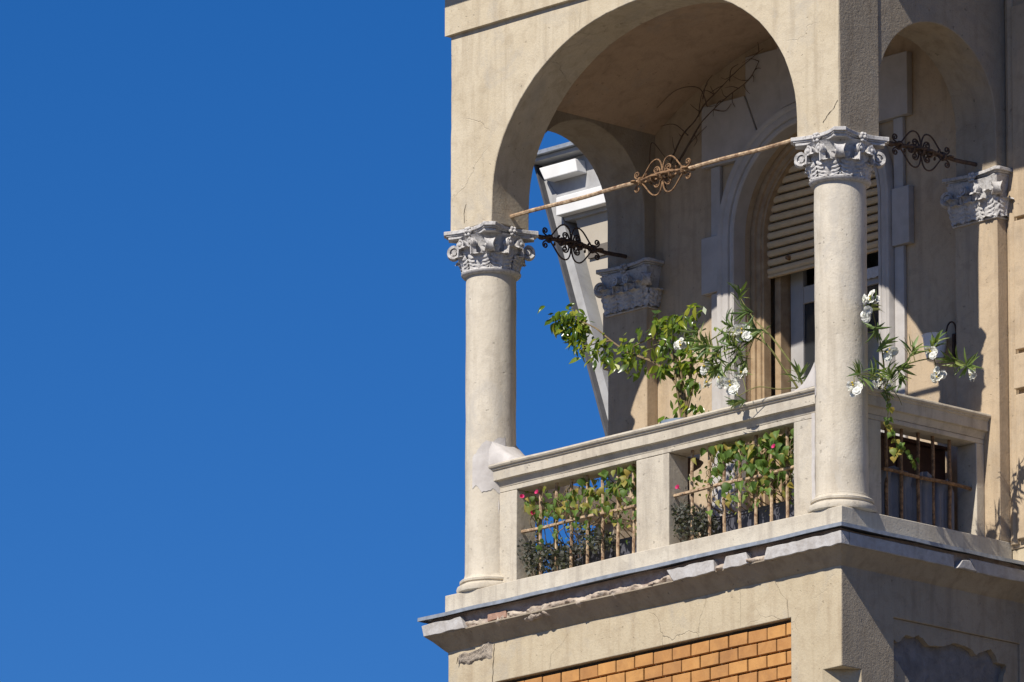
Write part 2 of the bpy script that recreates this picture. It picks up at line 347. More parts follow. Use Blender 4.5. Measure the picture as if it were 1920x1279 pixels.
# upper walls with arches
TOP = 2.45
fa = ellipse_arch(-2.135, 1.685, 0.18, 1.275, 0.0)
poly = [(XL, 0.0)] + fa + [(0.0, 0.0), (0.0, TOP), (XL, TOP)]
mb = MB().prism(wobble(fine(poly, 0.06), 0.009, 1.8, 1.0), FX, 0.0, 0.40)
part('arch_wall', mb, M['wall'], B, 30, 0.007, label='cream stucco wall with the wide front arch')
sa = ellipse_arch(1.063, 0.635, 0.385, 0.64, 0.0, 32)
spoly = [(0.402, 0.0)] + sa + [(1.82, 0.0), (1.82, TOP), (0.402, TOP)]
mb = MB().prism(wobble(fine(spoly, 0.06), 0.004, 1.5, 3.0), FY, -0.43, -0.003)
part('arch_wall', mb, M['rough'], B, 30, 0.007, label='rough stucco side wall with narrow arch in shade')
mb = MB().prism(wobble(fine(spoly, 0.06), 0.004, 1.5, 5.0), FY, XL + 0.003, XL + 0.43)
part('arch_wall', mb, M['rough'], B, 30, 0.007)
# rough side skin of the front corner
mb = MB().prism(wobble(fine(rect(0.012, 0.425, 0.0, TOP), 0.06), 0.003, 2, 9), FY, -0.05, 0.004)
part('corner_render', mb, M['rough'], B, 30, 0.004)
part('cornice_band', around([(0.0, 1.60), (0.036, 1.604), (0.036, TOP), (0.0, TOP)], XL, 0.006, 1.8, 0.1, 0.003, 2), M['wall'], B, 30)
# eave of the roof
ev = MB().box(XL - 0.65, 1.55, 1.15, 9.0, 2.47, 2.75).box(XL - 0.65, 0.65, -0.65, 1.149, 2.47, 2.75)
part('eave', ev, M['roof'], B, 0)
rf = MB(); rf.add([(XL - .7, -.7, 2.76), (0.7, -.7, 2.76), (1.6, 9, 2.76), (XL - .7, 9, 2.76), (-2.6, 3.5, 4.9), (-1.0, 3.5, 4.9)], [(0, 1, 5, 4), (1, 2, 5), (2, 3, 4, 5), (3, 0, 4), (0, 3, 2, 1)])
part('roof', rf, M['terra'], B, 0)
# vault (segmental barrel)
vx0, vx1 = XL + 0.431, -0.431
vp = [(vx0 + (vx1 - vx0) * i / 40, 1.62 - 0.19 * ((vx0 + (vx1 - vx0) * i / 40) + 2.135) ** 2) for i in range(41)]
mb = MB().prism(vp + [(vx1, TOP - .02), (vx0, TOP - .02)], FX, 0.401, 1.819)
part('vault', mb, M['vault'], B, 30)
# main body walls
DC, DS, DR = -2.14, 0.03, 0.80
dop = [(DC - DR, -2.96)] + [(DC - DR * math.cos(math.pi * i / 28), DS + DR * math.sin(math.pi * i / 28)) for i in range(29)] + [(DC + DR, -2.96)]
mb = MB().prism(fine([(XL, -2.96)] + dop + [(0.9, -2.96), (0.9, TOP), (XL, TOP)], 0.12), FX, 1.82, 2.30)
part('back_wall', mb, M['back'], B, 30, 0.006)
part('side_wall', MB().box(XL + 0.002, XL + 0.4, 2.3, 9.0, GZ, TOP), M['lower'], B, 0)
part('side_wall', MB().box(0.5, 0.898, 2.3, 9.0, GZ, TOP), M['lower'], B, 0)
part('main_wall', MB().box(XL + 0.4, 0.5, 3.60, 3.9, GZ, -3.205), M['lower'], B, 0)
part('jetty_soffit', MB().box(0.001, 0.899, 1.83, 3.599, -3.20, -2.965), M['lower'], B, 0)
part('room', MB().box(XL + .5, 0.3, 4.5, 4.6, -2.95, TOP), M['room'], B, 0)
part('room_floor', MB().box(XL + .45, 0.45, 2.31, 8.9, -3.05, -2.94), M['room'], B, 0)
part('room_ceiling', MB().box(XL + .45, 0.45, 2.31, 8.9, 1.9, 2.0), M['room'], B, 0)
part('floor_slab', MB().box(XL + 0.01, -0.01, 0.01, 2.04, -3.20, -2.93), M['bounce_floor'], B, 0)
# quoin strip and blocks on the main wall beyond the pilaster
part('corner_strip', MB().prism(fine([(0.01, 1.819), (0.012, 1.80), (0.05, 1.785), (0.085, 1.80), (0.088, 1.819)], .02), FZ, -2.93, TOP - .01), M['back'], B, 40)
for z0, z1 in ((-2.9, -1.78), (-1.74, -1.47), (-1.43, -0.42), (-0.39, 1.28)):
    part('quoin_block', MB().box(0.10, 0.895, 1.775 if z0 != -1.74 else 1.755, 1.819, z0, z1), M['back'], B, 0, 0.006)

# lower bay under the loggia
def gridwall(us, ts, keep, fn, w0, w1):
    mb = MB()
    K = lambda i, j: 0 <= i < len(us) - 1 and 0 <= j < len(ts) - 1 and keep(i, j)
    for i in range(len(us) - 1):
        for j in range(len(ts) - 1):
            if not K(i, j): continue
            a, b, c, d = us[i], us[i + 1], ts[j], ts[j + 1]
            mb.add([fn(a, c, w0), fn(b, c, w0), fn(b, d, w0), fn(a, d, w0)], [(0, 1, 2, 3)]); mb.add([fn(a, c, w1), fn(b, c, w1), fn(b, d, w1), fn(a, d, w1)], [(3, 2, 1, 0)])
            for ok, p, q in ((K(i - 1, j), (a, c), (a, d)), (K(i + 1, j), (b, d), (b, c)), (K(i, j - 1), (b, c), (a, c)), (K(i, j + 1), (a, d), (b, d))):
                if not ok: mb.add([fn(*p, w0), fn(*q, w0), fn(*q, w1), fn(*p, w1)], [(0, 1, 2, 3)])
    return mb
us = [XL, -3.76, -0.535, -0.2, -0.005]; ts = [GZ, -5.0, -4.12, -3.672, -3.2]
keep = lambda i, j: not (i == 1 and j in (1, 2)) and not (i == 3 and j in (0, 1))
part('wall', gridwall(us, ts, keep, FX, -0.005, 0.35), M['lower'], B, 30, 0.006, True, label='warm cream wall framing the tan brick panel')
us = [-0.003, 0.2, 0.545, 1.90, 3.598]; ts = [GZ, -6.0, -4.117, -3.672, -3.2]
keep = lambda i, j: not (i == 2 and j in (1, 2)) and not (i == 0 and j in (0, 1))
sw = gridwall(us, ts, keep, FY, -0.001, -0.352)
part('wall', sw, M['rough'], B, 30, 0.006, True)
part('wall', MB().box(XL + .001, XL + .35, 0.36, 3.598, GZ, -3.2), M['rough'], B, 0)
part('chamfer', MB().prism([(-0.199, -0.004), (-0.002, 0.199), (-0.199, 0.199)], FZ, GZ, -4.122), M['lower'], B, 0)
# side panel: bare render with a torn plaster skin
part('bare_panel', MB().box(-0.30, -0.075, 0.546, 1.899, -5.999, -3.673), M['concrete'], B, 0)
edge = [(0.55, -3.83), (0.62, -3.85), (0.69, -3.78), (0.78, -3.79), (0.83, -3.76), (0.95, -3.83), (1.08, -3.81), (1.21, -3.77), (1.35, -3.77), (1.45, -3.82), (1.54, -3.78), (1.61, -3.75), (1.68, -3.84), (1.77, -3.86), (1.73, -3.99), (1.70, -4.25), (1.798, -4.6)]
tp = [(0.547, -3.674)] + wobble(fine([(0.547, -3.84)] + edge[1:], .03)[:-1][:60], 0.012, 6, 4)
tp = [(0.547, -3.674), (0.547, -3.84)] + [q for q in wobble(fine(edge, 0.03), 0.010, 9, 4) if q[0] < 1.795][:75]
def jag(pl, seed):
    out = []
    for i in range(len(pl) - 1):
        a, b = pl[i], pl[i + 1]; n = max(1, int(math.hypot(b[0] - a[0], b[1] - a[1]) / 0.02))
        for j in range(n):
            u, t = a[0] + (b[0] - a[0]) * j / n, a[1] + (b[1] - a[1]) * j / n
            d = noise.noise_vector(Vector((u * 25 + seed, t * 25, 0))); out.append((u + d.x * 0.012, t + d.y * 0.012))
    return out + [pl[-1]]
tp = [(0.548, -3.675)] + jag(edge, 3)[1:-1] + [(1.897, -4.6), (1.897, -3.675)]
part('plaster_skin', MB().prism([(0.548, -3.83)] + tp[1:] + [(0.548, -3.675)], FY, -0.074, -0.022), M['rough'], B, 30)
part('plaster_skin', MB().prism(jag([(0.548, -3.99), (0.60, -4.0), (0.66, -4.06), (0.72, -4.12), (0.75, -4.2), (0.80, -4.4), (0.548, -4.6)], 8), FY, -0.074, -0.024), M['rough'], B, 30)

# brick panel
bp = part('brick_panel', MB().box(-3.755, -0.54, 0.055, 0.33, -4.995, -3.677), M['mortar'], B, 0)
bw, bh, px, pz = 0.1905, 0.0915, 0.2035, 0.1057
bmesh_ = MB().box(-bw / 2, bw / 2, -0.012, 0.02, 0, bh); bricks = {}
def brick_mesh(wd):
    key = round(wd, 3)
    if key not in bricks:
        me = mesh_of('brick', MB().box(-wd / 2, wd / 2, -0.02, 0.02, 0, bh), M['brick'], 0); bmm = bmesh.new(); bmm.from_mesh(me)
        bmesh.ops.bevel(bmm, geom=[e for e in bmm.edges], offset=0.004, segments=1, affect='EDGES'); bmm.to_mesh(me); bmm.free()
        bricks[key] = me
    return bricks[key]
rows_n = 12
for j in range(rows_n):
    z = -3.677 - 0.012 - (j + 1) * pz + 0.0
    off = 0.069 if j % 2 == 0 else -0.033
    x = -0.545
    first = True; xr = x
    wd0 = 0.062 if j % 2 == 0 else 0.163
    xs_ = []; cur = x
    xs_.append((cur - wd0, cur)); cur -= wd0 + (px - bw)
    while cur - bw > -3.75: xs_.append((cur - bw, cur)); cur -= px
    if cur - 0.03 > -3.75: xs_.append((-3.75, cur))
    for a, b in xs_:
        mw = Matrix.Translation(((a + b) / 2 + random.uniform(-.001, .001), 0.040 + random.uniform(-.004, .004), z + random.uniform(-.0015, .0015))) @ Euler((random.uniform(-.02, .02), random.uniform(-.006, .006), random.uniform(-.02, .02))).to_matrix().to_4x4()
        inst('brick', brick_mesh(b - a), mw, bp)

# ledge: zinc flashing, broken fascia, cove
part('cove', around([(0.0, -3.40), (0.002, -3.362), (0.022, -3.345), (0.05, -3.315), (0.085, -3.278), (0.115, -3.252), (0.132, -3.238), (0.132, -3.228), (0.0, -3.228)], XL, -0.006, 3.59, 0.06, 0.006, 6), M['rough'], B, 30)
part('ledge_core', around([(0.0, -3.227), (0.095, -3.226), (0.095, -3.10), (0.0, -3.098)], XL, -0.006, 3.59, 0.05, 0.016, 7), M['core'], B, 30)
zf = around([(-0.02, -3.048), (0.0, -3.058), (0.165, -3.082), (0.172, -3.084), (0.173, -3.112), (0.168, -3.113), (0.165, -3.094), (0.0, -3.094)], XL, -0.006, 3.59, 0.09, 0.005, 8)
part('flashing', zf, M['zinc'], B, 30)
def fascia(x0, x1, seed):
    e0, e1 = random.uniform(-.04, .04), random.uniform(-.04, .04)
    if x1 > 0: e1 = 0
    pl = wobble(fine([(x0 - e0, -3.236), (x1 + e1, -3.236), (x1 - e1, -3.142), (x0 + e0, -3.142)], 0.018), 0.009, 9, seed)
    part('fascia_block', MB().prism(pl, FX, -0.147, -0.06), M['fascia'], B, 30, 0.004)
for i, (a, b) in enumerate(((-0.66, 0.138), (-1.10, -0.85), (-1.68, -1.21), (XL - 0.145, -3.99))): fascia(a, b, i * 5.1)
pl = wobble(fine(rect(-0.055, 1.05, -3.236, -3.140), 0.04), 0.003, 6, 31)
part('fascia_block', MB().prism(pl, FY, 0.06, 0.1405), M['fascia'], B, 30, 0.004)
pl = wobble(fine([(1.30, -3.236), (3.58, -3.236), (3.58, -3.140), (1.22, -3.140)], 0.04), 0.006, 6, 33)
part('fascia_block', MB().prism(pl, FY, 0.06, 0.139), M['fascia'], B, 30, 0.004)
pl = wobble(fine([(1.06, -3.236), (1.28, -3.236), (1.20, -3.165), (1.12, -3.175)], 0.02), 0.012, 9, 35)
part('fascia_chip', MB().prism(pl, FY, 0.05, 0.165), M['fascia'], B, 30, 0.004)
part('fascia_block', MB().prism(rect(0.0, 3.58, -3.236, -3.158), FY, XL - 0.143, XL - 0.06), M['fascia'], B, 30, 0.004)
def rubble(x0, x1, zlo, zhi, y0, seed, mat='rubble'):
    nx = max(6, int((x1 - x0) / 0.014)); nz = 9; rows = []
    for j in range(nz + 1):
        row = []
        for i in range(nx + 1):
            x = x0 + (x1 - x0) * i / nx; t = j / nz
            lo = zlo + 0.035 * noise.noise(Vector((x * 5, seed, 0))) + 0.015 * noise.noise(Vector((x * 22, seed, 2)))
            hi = zhi + 0.02 * noise.noise(Vector((x * 7, seed, 5)))
            z = lo + (hi - lo) * t
            d = 0.05 * noise.noise(Vector((x * 9, z * 14, seed))) + 0.022 * noise.noise(Vector((x * 30, z * 35, seed))) + 0.008 * noise.noise(Vector((x * 80, z * 80, seed)))
            y = y0 + d + (0.05 * (abs(t - 0.45) * 2) ** 3)
            row.append((x, y, z))
        rows.append(row)
    b_ = MB().grid(rows); part('crumbled_edge', b_, M[mat], B, 50)
rubble(-0.86, -0.65, -3.235, -3.175, -0.125, 1.2)
rubble(-1.22, -1.09, -3.238, -3.17, -0.13, 2.2)
rubble(-3.62, -1.66, -3.262, -3.165, -0.115, 3.7)
rubble(-4.00, -3.60, -3.25, -3.15, -0.10, 5.1)
for x in (-3.72,):
    part('exposed_brick', MB().prism(wobble(fine(rect(x, x + 0.21, -3.222, -3.165), 0.025), 0.014, 9, x), FX, -0.122, -0.05), M['redbrick'], B, 30, 0.004)
# torn render under the left end of the ledge
rows = []
for j in range(14):
    row = []
    for i in range(40):
        x = -4.20 + 0.43 * i / 39; t = j / 13
        lo = -3.48 + 0.05 * noise.noise(Vector((x * 9, 3, 0))); hi = -3.385 + 0.11 * max(0, (x + 3.95) / .2) + 0.02 * noise.noise(Vector((x * 15, 9, 0)))
        z = lo + (hi - lo) * t; ed = min(1, 6 * min(t, 1 - t, i / 39, 1 - i / 39) + 0.05)
        row.append((x, 0.003 - 0.022 * ed - 0.016 * ed * noise.noise(Vector((x * 22, z * 22, 1))) - 0.008 * ed * noise.noise(Vector((x * 60, z * 60, 1))), z))
    rows.append(row)
M['torn'] = plain('torn_render_core', (0.42, 0.36, 0.29, 1), (0.22, 0.185, 0.15, 1), 24, 0.95, 0.1, 0, 1.0, 0.02)
part('torn_render', MB().grid(rows), M['torn'], B, 50)
def crack(pts, wd=0.004, fn=None, seed=0):
    mb = MB(); rows = []; q = []
    for i in range(len(pts) - 1):
        a, b = Vector(pts[i]), Vector(pts[i + 1]); n = max(2, int((b - a).length / 0.015))
        q += [a.lerp(b, j / n) for j in range(n)]
    q.append(Vector(pts[-1]))
    for i, p in enumerate(q):
        d = noise.noise(p * 40) * 0.008; wv = wd * (0.4 + 0.8 * abs(noise.noise(p * 18 + Vector((seed, 0, 0)))))
        rows.append([p + Vector((d - wv, 0, 0)), p + Vector((d + wv, 0, 0))])
    part('crack', mb.grid(rows), M['crack'], B, 0)
crack([(-0.165, -0.0035, 0.075), (-0.11, -0.0035, 0.13), (-0.05, -0.0035, 0.165), (-0.012, -0.0035, 0.22)], 0.006)
crack([(-0.71, -0.0085, -3.36), (-0.65, -0.0085, -3.44), (-0.64, -0.0085, -3.47), (-0.57, -0.0085, -3.53), (-0.56, -0.0085, -3.67)], 0.0016)
crack([(-1.07, -0.0085, -3.36), (-1.065, -0.0085, -3.66)], 0.0010)
crack([(-3.77, -0.0085, -3.37), (-3.78, -0.0085, -3.51), (-3.79, -0.0085, -3.67), (-3.80, -0.0085, -4.2)], 0.005)
crack([(-2.95, -0.0085, -3.42), (-3.0, -0.0085, -3.48), (-3.13, -0.0085, -3.55), (-3.15, -0.0085, -3.66)], 0.0014)
crack([(-4.13, -0.0035, 0.05), (-4.135, -0.0035, 0.14), (-4.11, -0.0035, 0.2)], 0.004)

crack([(-4.17, -0.03, -3.47), (-4.16, -0.03, -3.42), (-4.10, -0.034, -3.405), (-4.02, -0.034, -3.43), (-3.95, -0.034, -3.40), (-3.90, -0.036, -3.41), (-3.84, -0.036, -3.37)], 0.006)

# base course under the columns
mb = around([(0.0, -3.06), (0.0, -2.903), (-0.42, -2.903), (-0.42, -3.06)], XL - 0.045, 0.0, 1.82, 0.08, 0.004, 12)
part('base_course', mb, M['balus'], B, 30, 0.006)

# ------------------------------------------------------------------ balustrades
bal_prof = [(0.26, -1.958), (-0.030, -1.955), (-0.046, -1.962), (-0.050, -1.975), (-0.044, -1.987), (-0.030, -1.992), (-0.030, -2.003), (-0.018, -2.010), (-0.018, -2.086), (0.008, -2.092), (0.016, -2.112), (0.024, -2.128), (0.028, -2.14), (0.25, -2.14)]
def balustrade(fn, wsign, a0, a1, opens, mat, label):
    """fn maps (along, z, depth); depth 0 is the wall face"""
    rows = []; n = int((a1 - a0) / 0.06)
    hr = MB()
    rows = [[Vector(fn(a0 + (a1 - a0) * i / n, z, wsign * d)) for i in range(n + 1)] for d, z in bal_prof + [bal_prof[0]]]
    hr.grid(rows); k_ = len(bal_prof)
    hr.add([fn(a0, z, wsign * d) for d, z in bal_prof], [tuple(range(k_))]); hr.add([fn(a1, z, wsign * d) for d, z in bal_prof], [tuple(range(k_))])
    hr.jitter(0.004, 2.2, a0)
    root = part('balustrade', hr, mat, B, 30, label=label)
    part('lintel', MB().prism(wobble(fine(rect(a0, a1, -2.178, -2.141), .08), .002, 3, a0), fn, wsign * 0.030, wsign * 0.235), mat, root, 30, 0.004)
    edges = [a0] + [e for op in opens for e in op] + [a1]
    for i in range(0, len(edges), 2):
        if edges[i + 1] - edges[i] > 0.02:
            part('post', MB().prism(wobble(fine(rect(edges[i], edges[i + 1], -2.955, -2.179), .06), .003, 3, i + a0), fn, wsign * 0.030, wsign * 0.235), mat, root, 30, 0.006)
    return root
SET = (-0.139, 0.13, 0.0465)                    # the parapet stands back from the wall face
FXs = lambda u, t, d: (u + SET[0], d + SET[1], t + SET[2])
FYr = lambda u, t, d: (-d - 0.13, u + 0.1215, t + 0.0445)                # right side: depth goes to -X
FYl = lambda u, t, d: (XL + 0.05 + d, u, t + 0.0445)
def grille(root, fn, a0, a1, bars, z, d, mat):
    for i, a in enumerate(bars):
        pts = [fn(a + 0.002 * math.sin(3 * a + q), -2.94 + 0.765 * q / 6, d + 0.003 * math.sin(q * 1.7 + a * 9)) for q in range(7)]
        part('bar', MB().tube(pts, 0.0135, 7), mat, root, 40)
    pts = [fn(a0 + (a1 - a0) * q / 10, z + 0.004 * math.sin(q + a0), d - 0.022) for q in range(11)]
    part('cross_bar', MB().tube(pts, 0.0145, 6), mat, root, 40)
r1 = balustrade(FXs, 1, -3.80, -0.21, [(-3.563, -2.225), (-1.870, -0.522)], M['balus'], 'grey cream balustrade with two planted openings')
grille(r1, FXs, -3.56, -2.23, [-3.376, -3.195, -3.03, -2.85, -2.68, -2.51, -2.336], -2.512, 0.11, M['rust_pale'])
grille(r1, FXs, -1.865, -0.53, [-1.695, -1.51, -1.35, -1.18, -1.005, -0.84, -0.67], -2.505, 0.11, M['rust_pale'])
r2_ = balustrade(FYr, 1, 0.24, 1.578, [(0.466, 1.49)], M['balus'], 'grey cream side balustrade with one barred opening in shade')
grille(r2_, FYr, 0.55, 1.50, [0.60, 0.76, 0.94, 1.10, 1.28], -2.525, 0.11, M['rust'])
r3_ = balustrade(FYl, 1, 0.40, 1.71, [(0.466, 1.49)], M['balus'], None)
grille(r3_, FYl, 0.47, 1.48, [0.62, 0.80, 0.98, 1.16, 1.34], -2.525, 0.11, M['rust'])

# ------------------------------------------------------------------ capitals
CORE = {}
def acanthus(hgt, halfw, curl, r0, r1):
    """leaf in local coordinates: x tangential, y outward, z up"""
    nu, nv = 18, 26; rows = []
    for j in range(nv + 1):
        v = j / nv; row = []
        if v <= 0.74: z = hgt * v / 0.74 * 0.94; out = r0 + (r1 - r0) * (v / 0.74) ** 1.7
        else:
            a = (v - 0.74) / 0.26 * 2.9; z = hgt * 0.94 + curl * math.sin(a) * 0.9; out = r1 + curl * (1 - math.cos(a))
        ph = v * math.pi * 4.5; lob = 0.66 + 0.34 * abs(math.sin(ph)) ** 0.7
        env = halfw * (0.80 + 0.30 * math.sin(v * math.pi * 0.85)) * (1.0 if v < 0.70 else max(0.30, 1 - ((v - 0.70) / 0.30) ** 2 * 0.7))
        for i in range(nu + 1):
            u = 2 * i / nu - 1; au = abs(u)
            lo = lob * au + (1 - au) * 1.0
            rib = 0.013 * max(0, 1 - au * 5)
            fing = 0.011 * abs(math.sin(ph - au * 2.2)) * min(1, au * 2)
            row.append((u * env * (1 - (1 - lob) * au), out + rib + fing - 0.020 * au ** 2.5 + 0.006, z + 0.020 * au * abs(math.sin(ph)) - 0.012 * au))
        rows.append(row)
    mb = MB().grid(rows); me = mesh_of('acanthus_leaf', mb, M['cap'], 75)
    return me
def spiral(c0, c1, r0, turns, n=40, start=math.pi / 2, rend=0.012, sgn=-1):
    out = []
    for i in range(n + 1):
        t = i / n; a = start + sgn * t * turns * 2 * math.pi; r = r0 * (1 - t) + rend * t
        out.append((Vector((0, c0 + r * math.cos(a), c1 + r * math.sin(a))), Vector((0, math.cos(a), math.sin(a)))))
    return out
def volute(scale=1.0):
    """corner volute in the plane y (outward), z; band across x"""
    sp = spiral(0.290, 0.163, 0.062, 1.8)
    stem = []
    for i in range(12):
        t = i / 12; p = Vector((0, 0.225 + 0.065 * t ** 1.4, 0.085 + 0.140 * math.sin(t * math.pi / 2))); stem.append((p, Vector((0, -0.5 * (1 - t), 0.6 + 0.4 * t)).normalized()))
    path = stem + sp; n = len(path)
    wd = [0.040 + 0.050 * min(1, i / 12) if i < 12 else (0.052 + 0.038 * abs(math.sin(math.pi / 2 - (i - 12) / 40 * 1.8 * 2 * math.pi))) * (1 - 0.35 * (i - 12) / (n - 12)) for i in range(n)]
    mb = ribbon(path, wd, 0.021, Vector((1, 0, 0)))
    mb.prism([(0.290 + 0.045 * math.cos(a * math.pi / 8), 0.162 + 0.045 * math.sin(a * math.pi / 8)) for a in range(16)], lambda u, t, w_: (w_, u, t), -0.020, 0.020)
    mb.prism([(0.290 + 0.017 * math.cos(a * math.pi / 5), 0.162 + 0.017 * math.sin(a * math.pi / 5)) for a in range(10)], lambda u, t, w_: (w_, u, t), -0.040, 0.040)
    return mesh_of('volute', mb, M['cap'], 40)
def helix():
    """small inner scroll lying against the face: plane x, z; band along y"""
    sp = spiral(0.0, 0.0, 0.036, 1.5, 30)
    path = [(Vector((p.y, 0, p.z)), Vector((nn.y, 0, nn.z))) for p, nn in sp]
    st = [(Vector((-0.02 + 0.02 * t, 0, -0.075 + 0.111 * math.sin(t * math.pi / 2))), Vector((-0.7 * (1 - t), 0, 0.4 + 0.6 * t)).normalized()) for t in [i / 8 for i in range(8)]]
    mb = ribbon(st + path, 0.040, 0.012, Vector((0, 1, 0)))
    mb.prism([(0.028 * math.cos(a * math.pi / 7), 0.028 * math.sin(a * math.pi / 7)) for a in range(14)], FX, -0.012, 0.008)
    mb.lathe([(0.001, 0.016), (0.011, 0.011), (0.014, 0.0)], (0, 0, 0), 10)
    n0 = len(mb.v) - 30
    mb.v = mb.v[:n0] + [Vector((p.x, -p.z - 0.012, p.y)) for p in mb.v[n0:]]
    return mesh_of('helix', mb, M['cap'], 40)
def fleuron():
    mb = MB()
    for i in range(6):
        a = i * math.pi / 3
        c = Vector((0.028 * math.cos(a), 0, 0.028 * math.sin(a))); mb.lathe([(0.002, 0.016), (0.012, 0.011), (0.017, 0.0), (0.012, -0.01)], (0, 0, 0), 8)
        k0 = len(mb.v) - 32
        for q in range(k0, len(mb.v)): p = mb.v[q]; mb.v[q] = Vector((p.x, -p.z, p.y)) + c
    mb.lathe([(0.002, 0.03), (0.014, 0.02), (0.016, 0.0)], (0, 0, 0), 8); k0 = len(mb.v) - 24
    for q in range(k0, len(mb.v)): p = mb.v[q]; mb.v[q] = Vector((p.x, -p.z, p.y))
    return mesh_of('fleuron', mb, M['cap'], 50)
ME = dict(low=acanthus(0.098, 0.088, 0.022, 0.216, 0.240), high=acanthus(0.160, 0.076, 0.030, 0.208, 0.246), vol=volute(), hel=helix(), fle=fleuron())
ME['flat_low'] = acanthus(0.115, 0.078, 0.028, 0.030, 0.052); ME['flat_high'] = acanthus(0.170, 0.064, 0.036, 0.012, 0.048)
RZ = lambda a: Matrix.Rotation(a, 4, 'Z')
def abacus_poly(hd, mid, cant):
    out = []
    for q in range(4):
        a = q * math.pi / 2 + math.pi / 4
        c0 = Vector((math.cos(a), math.sin(a))) * hd; t = Vector((-math.sin(a), math.cos(a)))
        c1 = Vector((math.cos(a + math.pi / 2), math.sin(a + math.pi / 2))) * hd; t1 = Vector((-math.sin(a + math.pi / 2), math.cos(a + math.pi / 2)))
        p0 = c0 + t * cant; p1 = c1 - t1 * cant; nm = ((p0 + p1) / 2).normalized(); out.append(tuple(c0 - t * cant))
        dm = ((p0 + p1) / 2).dot(nm) - mid
        for i in range(9):
            s_ = i / 8; p = p0.lerp(p1, s_) - nm * dm * (1 - (2 * s_ - 1) ** 2); out.append(tuple(p))
    res = []
    for p in out:
        if not res or (abs(p[0] - res[-1][0]) + abs(p[1] - res[-1][1])) > 1e-4: res.append(p)
    return res
def column(cx_, cy_, label):
    z0 = -0.335
    sh = MB()
    prof = [(0.205, -2.775), (0.199, -2.75), (0.1975, -2.6)] + [(0.1975 + 0.0015 * math.sin(i * 1.9), -2.6 + 2.2 * i / 12) for i in range(1, 12)] + [(0.196, -0.40), (0.196, -0.36)]
    sh.lathe(prof, (cx_, cy_, 0), 48); sh.jitter(0.003, 3, cx_)
    root = part('column', sh, M['column'], B, 50, label=label)
    bs = MB().lathe([(0.235, -2.904), (0.256, -2.895), (0.263, -2.872), (0.256, -2.850), (0.236, -2.842), (0.228, -2.838), (0.228, -2.828), (0.238, -2.822), (0.240, -2.806), (0.230, -2.797), (0.212, -2.792), (0.205, -2.774)], (cx_, cy_, 0), 48).jitter(0.003, 6, 1)
    part('column_base', bs, M['column'], root, 40)
    part('neck_ring', MB().lathe([(0.196, -0.372), (0.222, -0.366), (0.234, -0.352), (0.236, -0.342), (0.230, -0.334), (0.205, -0.328)], (cx_, cy_, 0), 48), M['cap'], root, 40)
    part('bell', MB().lathe([(0.204, -0.335), (0.205, -0.24), (0.214, -0.14), (0.240, -0.075), (0.255, -0.06)], (cx_, cy_, 0), 32), M['cap'], root, 40)
    for s_, za, zb, md in ((0.335, -0.066, -0.042, 0.212), (0.352, -0.042, -0.030, 0.225), (0.370, -0.030, 0.001, 0.238)):
        pl = [(x + cx_, y + cy_) for x, y in abacus_poly(s_, md, 0.046)]
        part('abacus', MB().prism(pl, FZ, za, zb).jitter(0.003, 9, s_), M['cap'], root, 30, 0.004)
    base = Matrix.Translation((cx_, cy_, z0))
    for i in range(8):
        a = i * math.pi / 4
        inst('acanthus_leaf', ME['low'], base @ RZ(a + math.pi / 8) @ Matrix.Scale(random.uniform(.95, 1.05), 4), root)
        inst('acanthus_leaf', ME['high'], base @ RZ(a), root)
    for i in range(4):
        a = i * math.pi / 2
        inst('volute', ME['vol'], base @ RZ(a + math.pi / 4), root)
        for s_ in (-1, 1):
            inst('helix', ME['hel'], base @ RZ(a) @ Matrix.Translation((s_ * 0.062, -0.262, 0.200)) @ Matrix.Rotation(s_ * -0.15, 4, 'Z') @ Matrix.Scale(1.25, 4) @ Matrix.Scale(-s_, 4, (1, 0, 0)), root)
        inst('fleuron', ME['fle'], base @ RZ(a) @ Matrix.Translation((0, -0.252, 0.300)), root)
    return root
CX, CY = -0.222, 0.232
c1 = column(CX, CY, 'nearest column at the building corner with carved white capital')
c2 = column(-4.074, CY, 'column at the open sky side with carved white capital')

# cement repairs where rail meets column
def haunch(x_col, x_end, z_top, root):
    s_ = 1 if x_end > x_col else -1; rows = []
    for i in range(15):
        t = i / 14; x = x_col + (x_end - x_col) * t; z = -1.912 + (z_top + 1.912) * (1 - t) ** 1.8
        y0 = 0.100 - 0.02 * (1 - t); zb_ = -1.912; rows.append([(x, y0, zb_), (x, y0 + 0.004, zb_ + (z - zb_) * .6), (x, y0 + 0.02, z - .01), (x, y0 + 0.05, z), (x, 0.30, z), (x, 0.38, z - .02), (x, 0.38, zb_)])
    mb = MB().grid(rows).jitter(0.006, 6, x_col); part('cement_haunch', mb, M['cement'], root, 50)
haunch(-0.30, -0.64, -1.60, c1); haunch(-4.02, -3.56, -1.60, c2)
def cement_patch(cx_, a0, a1, zfun0, zfun1, root):
    rows = []
    for j in range(25):
        row = []
        for i in range(17):
            a = a0 + (a1 - a0) * i / 16; za, zb = zfun0(i / 16), zfun1(i / 16); z = za + (zb - za) * j / 24
            r = 0.2000 + 0.0025 * noise.noise(Vector((a * 9, z * 14, cx_))); row.append((cx_ + r * math.cos(a), CY + r * math.sin(a), z))
        rows.append(row)
    part('cement_patch', MB().grid(rows), M['cement'], root, 60)
nz1 = lambda t, s_: 0.05 * noise.noise(Vector((t * 4, s_, 0))) + 0.02 * noise.noise(Vector((t * 12, s_, 3)))
cement_patch(-4.074, R(-88), R(-8), lambda t: -2.14 + 0.05 * (1 - t) + nz1(t, 1), lambda t: -1.74 - 0.10 * (1 - t) ** 3 + 0.06 * t + nz1(t, 2), c2)
